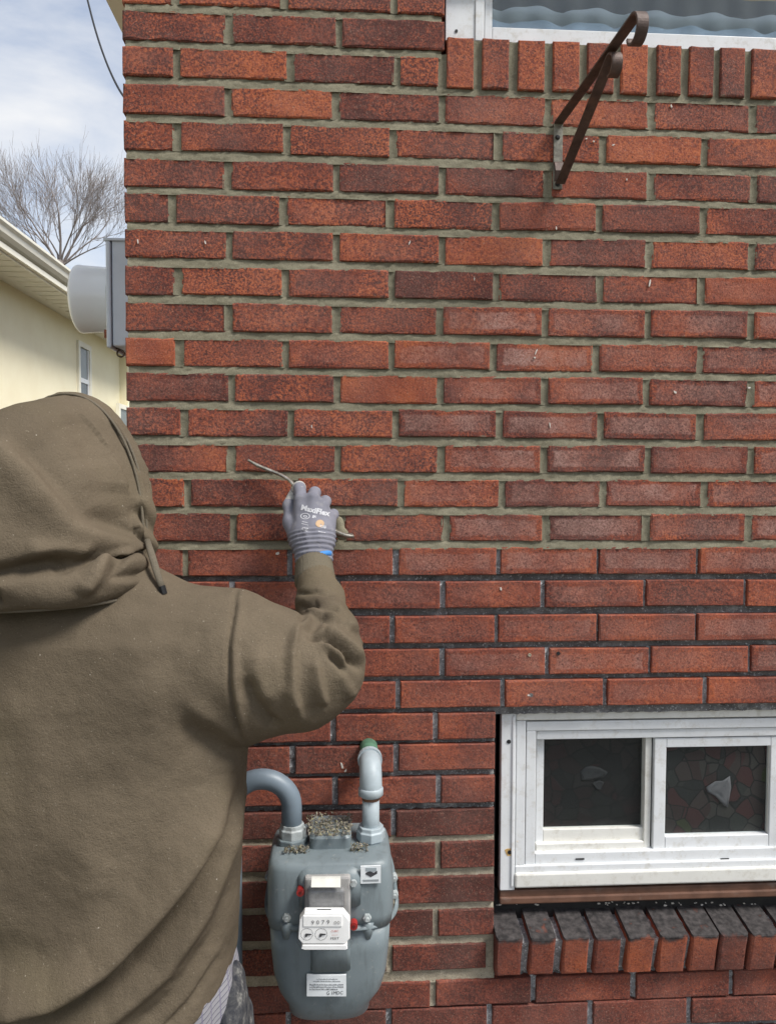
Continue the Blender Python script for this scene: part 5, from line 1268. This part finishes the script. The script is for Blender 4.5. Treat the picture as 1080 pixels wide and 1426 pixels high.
# boots
M['boot'] = plain('boot_leather', (0.09, 0.06, 0.04), .6, .3, 30, .3)
for sg in (1, -1):
    x_ = XC + sg * .127
    def boot_sdf(X, Y, Z): return smax(smin(chain(X, Y, Z, [((x_, YB - .02, .16), .062), ((x_, YB - .02, .06), .058)], .02), cone(X, Y, Z, (x_, YB - .03, .045), (x_ + sg * .01, YB + .15, .035), .050, .048), .03), .004 - Z, .004)
    to_mesh('boot', boot_sdf, (x_ - .09, YB - .11, -.01), (x_ + .09, YB + .23, .25), .007, M['boot'], person)

# ---- glove
m = Mat('knit_glove', .9, .15); m.col(m.mix(m.ramp(m.noise(60, 5, .6), [(.55, g(0)), (.8, g(.35))]), m.ramp(m.noise(25, 4), [(.3, (.165, .165, .195)), (.7, (.225, .225, .26))]), (.42, .40, .36))); m.bump(m.noise(900, 2), .3, .0008); M['glove'] = m.m
M['dusty'] = plain('dusty_tip', (.40, .39, .36), .9, .2, 80, .3)
M['blue'] = plain('blue_band', (.05, .22, .55), .7, .1)
M['print'] = plain('glove_print', (.55, .55, .57), .8, .05); M['print_tan'] = plain('glove_print_tan', (.50, .34, .20), .8, .1)
A = lambda x, y, Y: at(x, y, Y)
W1 = A(436, 750, -.100)
KN = [A(419, 697, -.082), A(435, 694, -.086), A(449, 705, -.084), A(459, 721, -.078)]
FG = [[(A(417, 680, -.062), .0112), (A(413, 683, -.040), .0100), (A(414, 697, -.028), .0092)],
      [(A(438, 686, -.062), .0112), (A(434, 692, -.036), .0100), (A(431, 712, -.028), .0092)],
      [(A(453, 698, -.060), .0108), (A(449, 706, -.036), .0096), (A(443, 724, -.030), .0090)],
      [(A(464, 716, -.056), .0098), (A(459, 724, -.036), .0088), (A(454, 738, -.032), .0082)]]
def glove_sdf(X, Y, Z):
    d = None
    for k, (kn, w) in enumerate(zip(KN, (A(422, 752, -.098), A(432, 752, -.102), A(442, 752, -.102), A(450, 752, -.098)))):
        c = cone(X, Y, Z, w, kn, .0205, .0128); d = c if d is None else smin(d, c, .012)
    d = smin(d, cone(X, Y, Z, A(430, 735, -.075), A(446, 735, -.075), .024, .022), .012)
    for kn, fg in zip(KN, FG): d = smin(d, chain(X, Y, Z, [(kn, .0116)] + fg, .003), .0018)
    th = chain(X, Y, Z, [(A(416, 750, -.095), .018), (A(405, 728, -.080), .0145), (A(403, 704, -.062), .0115), (A(409, 689, -.046), .0100)], .006)
    d = smin(d, th, .006)
    t = np.clip((A(436, 740, -.1)[2] - Z) / .05, 0, 1)
    cf = cone(X, Y, Z, A(435, 748, -.100), A(437, 779, -.116), .0335, .0300, (1.12, .82, 1))
    return smin(d, cf, .012)
v, f = surface_nets(glove_sdf, (-.135, -.165, 1.42), (.03, .005, 1.62), .0026)
me = np_mesh('glove', v, f); co = get_co(me); no = get_no(me)
az = (co - A(435, 748, -.1)) @ ((A(437, 779, -.116) - A(435, 748, -.1)) / np.linalg.norm(A(437, 779, -.116) - A(435, 748, -.1)))
wt = np.clip((az + .012) / .01, 0, 1); set_co(me, co + no * (wt * .0016 * np.sin(az * 2 * math.pi / .0085 + 2.0 * vnoise(co, 22, 5)) + .0007 * vnoise(co, 90, 2))[:, None])
glove = link('glove', me, M['glove'], person, smooth=True); glove['label'] = 'grey knit work glove with white print on the back'
q = MB(); c = A(437, 781, -.117); d = (A(437, 779, -.116) - A(435, 748, -.1)); d /= np.linalg.norm(d); d = d + np.array([.30, 0, 0]); d /= np.linalg.norm(d); u = np.cross(d, [0, 1, 0]); u /= np.linalg.norm(u); w_ = np.cross(d, u)
q.tube([c + (u * math.cos(a) * 1.06 + w_ * math.sin(a) * .84) * .0305 for a in np.linspace(0, 2 * math.pi, 33)], .0032, 8, flat=.0048, cap=False); q.build('cuff_band', M['blue'], glove, smooth=True)
def tip_sdf(X, Y, Z): return smin(chain(X, Y, Z, [(A(417.5, 682, -.066), .0104), (A(416.5, 679, -.058), .0118), (A(413, 683, -.040), .0108)], .004), chain(X, Y, Z, [(A(404, 699, -.058), .0110), (A(409, 689, -.046), .0107)], .004), .002)
to_mesh('fingertip_coating', tip_sdf, (-.12, -.10, 1.54), (-.04, -.01, 1.64), .0025, M['dusty'], glove)
from mathutils.bvhtree import BVHTree
dg = bpy.context.evaluated_depsgraph_get(); bv = BVHTree.FromPolygons([v_.co for v_ in glove.data.vertices], [p.vertices[:] for p in glove.data.polygons])
def press(o, lift=.0006):
    co = get_co(o.data)
    for i in range(len(co)):
        h = bv.ray_cast(Vector((co[i, 0], -.2, co[i, 2])), Vector((0, 1, 0)))
        if h[0] is not None: co[i] = (h[0].x, h[0].y - lift, h[0].z)
    set_co(o.data, co)
ang = math.radians(-13); U = (math.cos(ang), 0, math.sin(ang)); Vv = (-math.sin(ang), 0, math.cos(ang))
def gtext(s, px, py, size, mat='print', sx=1.0, bold=.0003):
    o = text('print', s, A(px, py, -.13), size, M[mat], glove, sx, U, Vv, bold=bold); press(o)
_ = A(436, 712, -.11)
gtext('MaxiFlex', 438, 712, .0132, sx=1.1, bold=.0005)
gtext('CE', 424, 737.5, .0085, sx=1.1); gtext('\u2014\u2014', 424, 730.5, .0060); gtext('\u2014\u2014', 448, 741, .0060); gtext('\u2014\u2014', 424, 727.5, .0050)
for (px, py, r_, mat_, solid) in ((424, 719.5, .0088, 'print', False), (445, 729.5, .0075, 'print_tan', True)):
    c = A(px, py, -.13); q = MB(); n_ = 24
    if solid: q.add([(c[0] + r_ * math.cos(2 * math.pi * i / n_), -.13, c[2] + r_ * .85 * math.sin(2 * math.pi * i / n_)) for i in range(n_)], [tuple(range(n_))])
    else:
        vs = [(c[0] + r * math.cos(2 * math.pi * i / n_), -.13, c[2] + r * .62 * math.sin(2 * math.pi * i / n_)) for i in range(n_) for r in (r_, r_ * .8)]; q.add(vs, [(2 * i, 2 * i + 1, (2 * i + 3) % (2 * n_), (2 * i + 2) % (2 * n_)) for i in range(n_)])
    press(q.build('print', M[mat_], glove), .0009)
gtext('ATG', 449, 734, .0058); gtext('gx', 437, 719.5, .0065)
gtext('O', 424, 720, .0055, sx=1.6)
# left glove, lowered on the far side
def lglove_sdf(X, Y, Z):
    b = np.array([-.575, -.068, 1.065]); d = cone(X, Y, Z, b + [-.015, -.03, 0], b + [.03, .035, .01], .030, .027)
    for k in range(4):
        o_ = np.array([.045, .045 - .004 * k, .028 - .019 * k]); p = b + o_; d = smin(d, chain(X, Y, Z, [(b + o_ * .5, .013), (p + [.01, .004, 0], .0112), (p + [.028, -.010 - .002 * k, -.006], .0100), (p + [.022, -.032, -.010], .0090)], .003), .003)
    return smin(d, chain(X, Y, Z, [(b + [0, -.02, .02], .015), (b + [.028, -.035, .03], .0125), (b + [.055, -.03, .02], .0105)], .004), .006)
to_mesh('glove', lglove_sdf, (-.66, -.16, 1.0), (-.46, 0.02, 1.14), .004, M['glove'], person)

# ------------------------------------------------------------------ jointing tool in the raised hand
m = Mat('tool_steel', .38, .5, .85); m.col(m.ramp(m.noise(90, 5, .6), [(.35, (.20, .18, .145)), (.6, (.42, .40, .355))])); m.bump(m.noise(300, 3), .2, .001); M['steel'] = m.m
jt = tag(empty('brick_jointer', at(440, 715, -.05)), 'curved steel brick jointer held in the gloved hand against the mortar', 'hand tool')
def smooth_path(pts, k=8, it=10):
    P = []
    for i in range(len(pts) - 1):
        for s_ in range(k): P.append(pts[i] + (pts[i + 1] - pts[i]) * s_ / k)
    P.append(pts[-1])
    for _ in range(it): P = [P[0]] + [(P[i - 1] + 2 * P[i] + P[i + 1]) / 4 for i in range(1, len(P) - 1)] + [P[-1]]
    return P
P = smooth_path([at(345, 640.5, -.012), at(360, 649, -.014), at(378, 656, -.017), at(394, 662.5, -.022), at(406, 671, -.030), at(412, 681, -.042), at(424, 700, -.052)])
n_ = len(P); q = MB(); q.tube(P, [.0028 + .0026 * min(1, i / 8) for i in range(n_)], 10, flat=[.0024 + .0012 * min(1, i / 8) for i in range(n_)]); q.build('blade', M['steel'], jt, smooth=True)
q = MB(); q.tube([at(412, 683, -.045), at(436, 712, -.048), at(462, 738, -.046)], [.0075, .009, .0085], 12); q.build('handle', M['dusty'], jt, smooth=True)
P = smooth_path([at(458, 735, -.046), at(468, 741, -.040), at(478, 745, -.030), at(488, 746, -.020)]); n_ = len(P)
q = MB(); q.tube(P, [.0075 + .005 * i / n_ for i in range(n_)], 10, flat=[.005] * n_); q.build('blade', M['steel'], jt, smooth=True)
def blob_sdf(X, Y, Z): c = at(476, 744, -.026); return smin(ell(X, Y, Z, c, (.013, .008, .012)), ell(X, Y, Z, c + [-.006, .010, .014], (.011, .012, .020)), .008)
c = at(476, 744, -.026); to_mesh('mortar_blob', blob_sdf, c - .04, c + .045, .003, M['mortar_new'], jt)
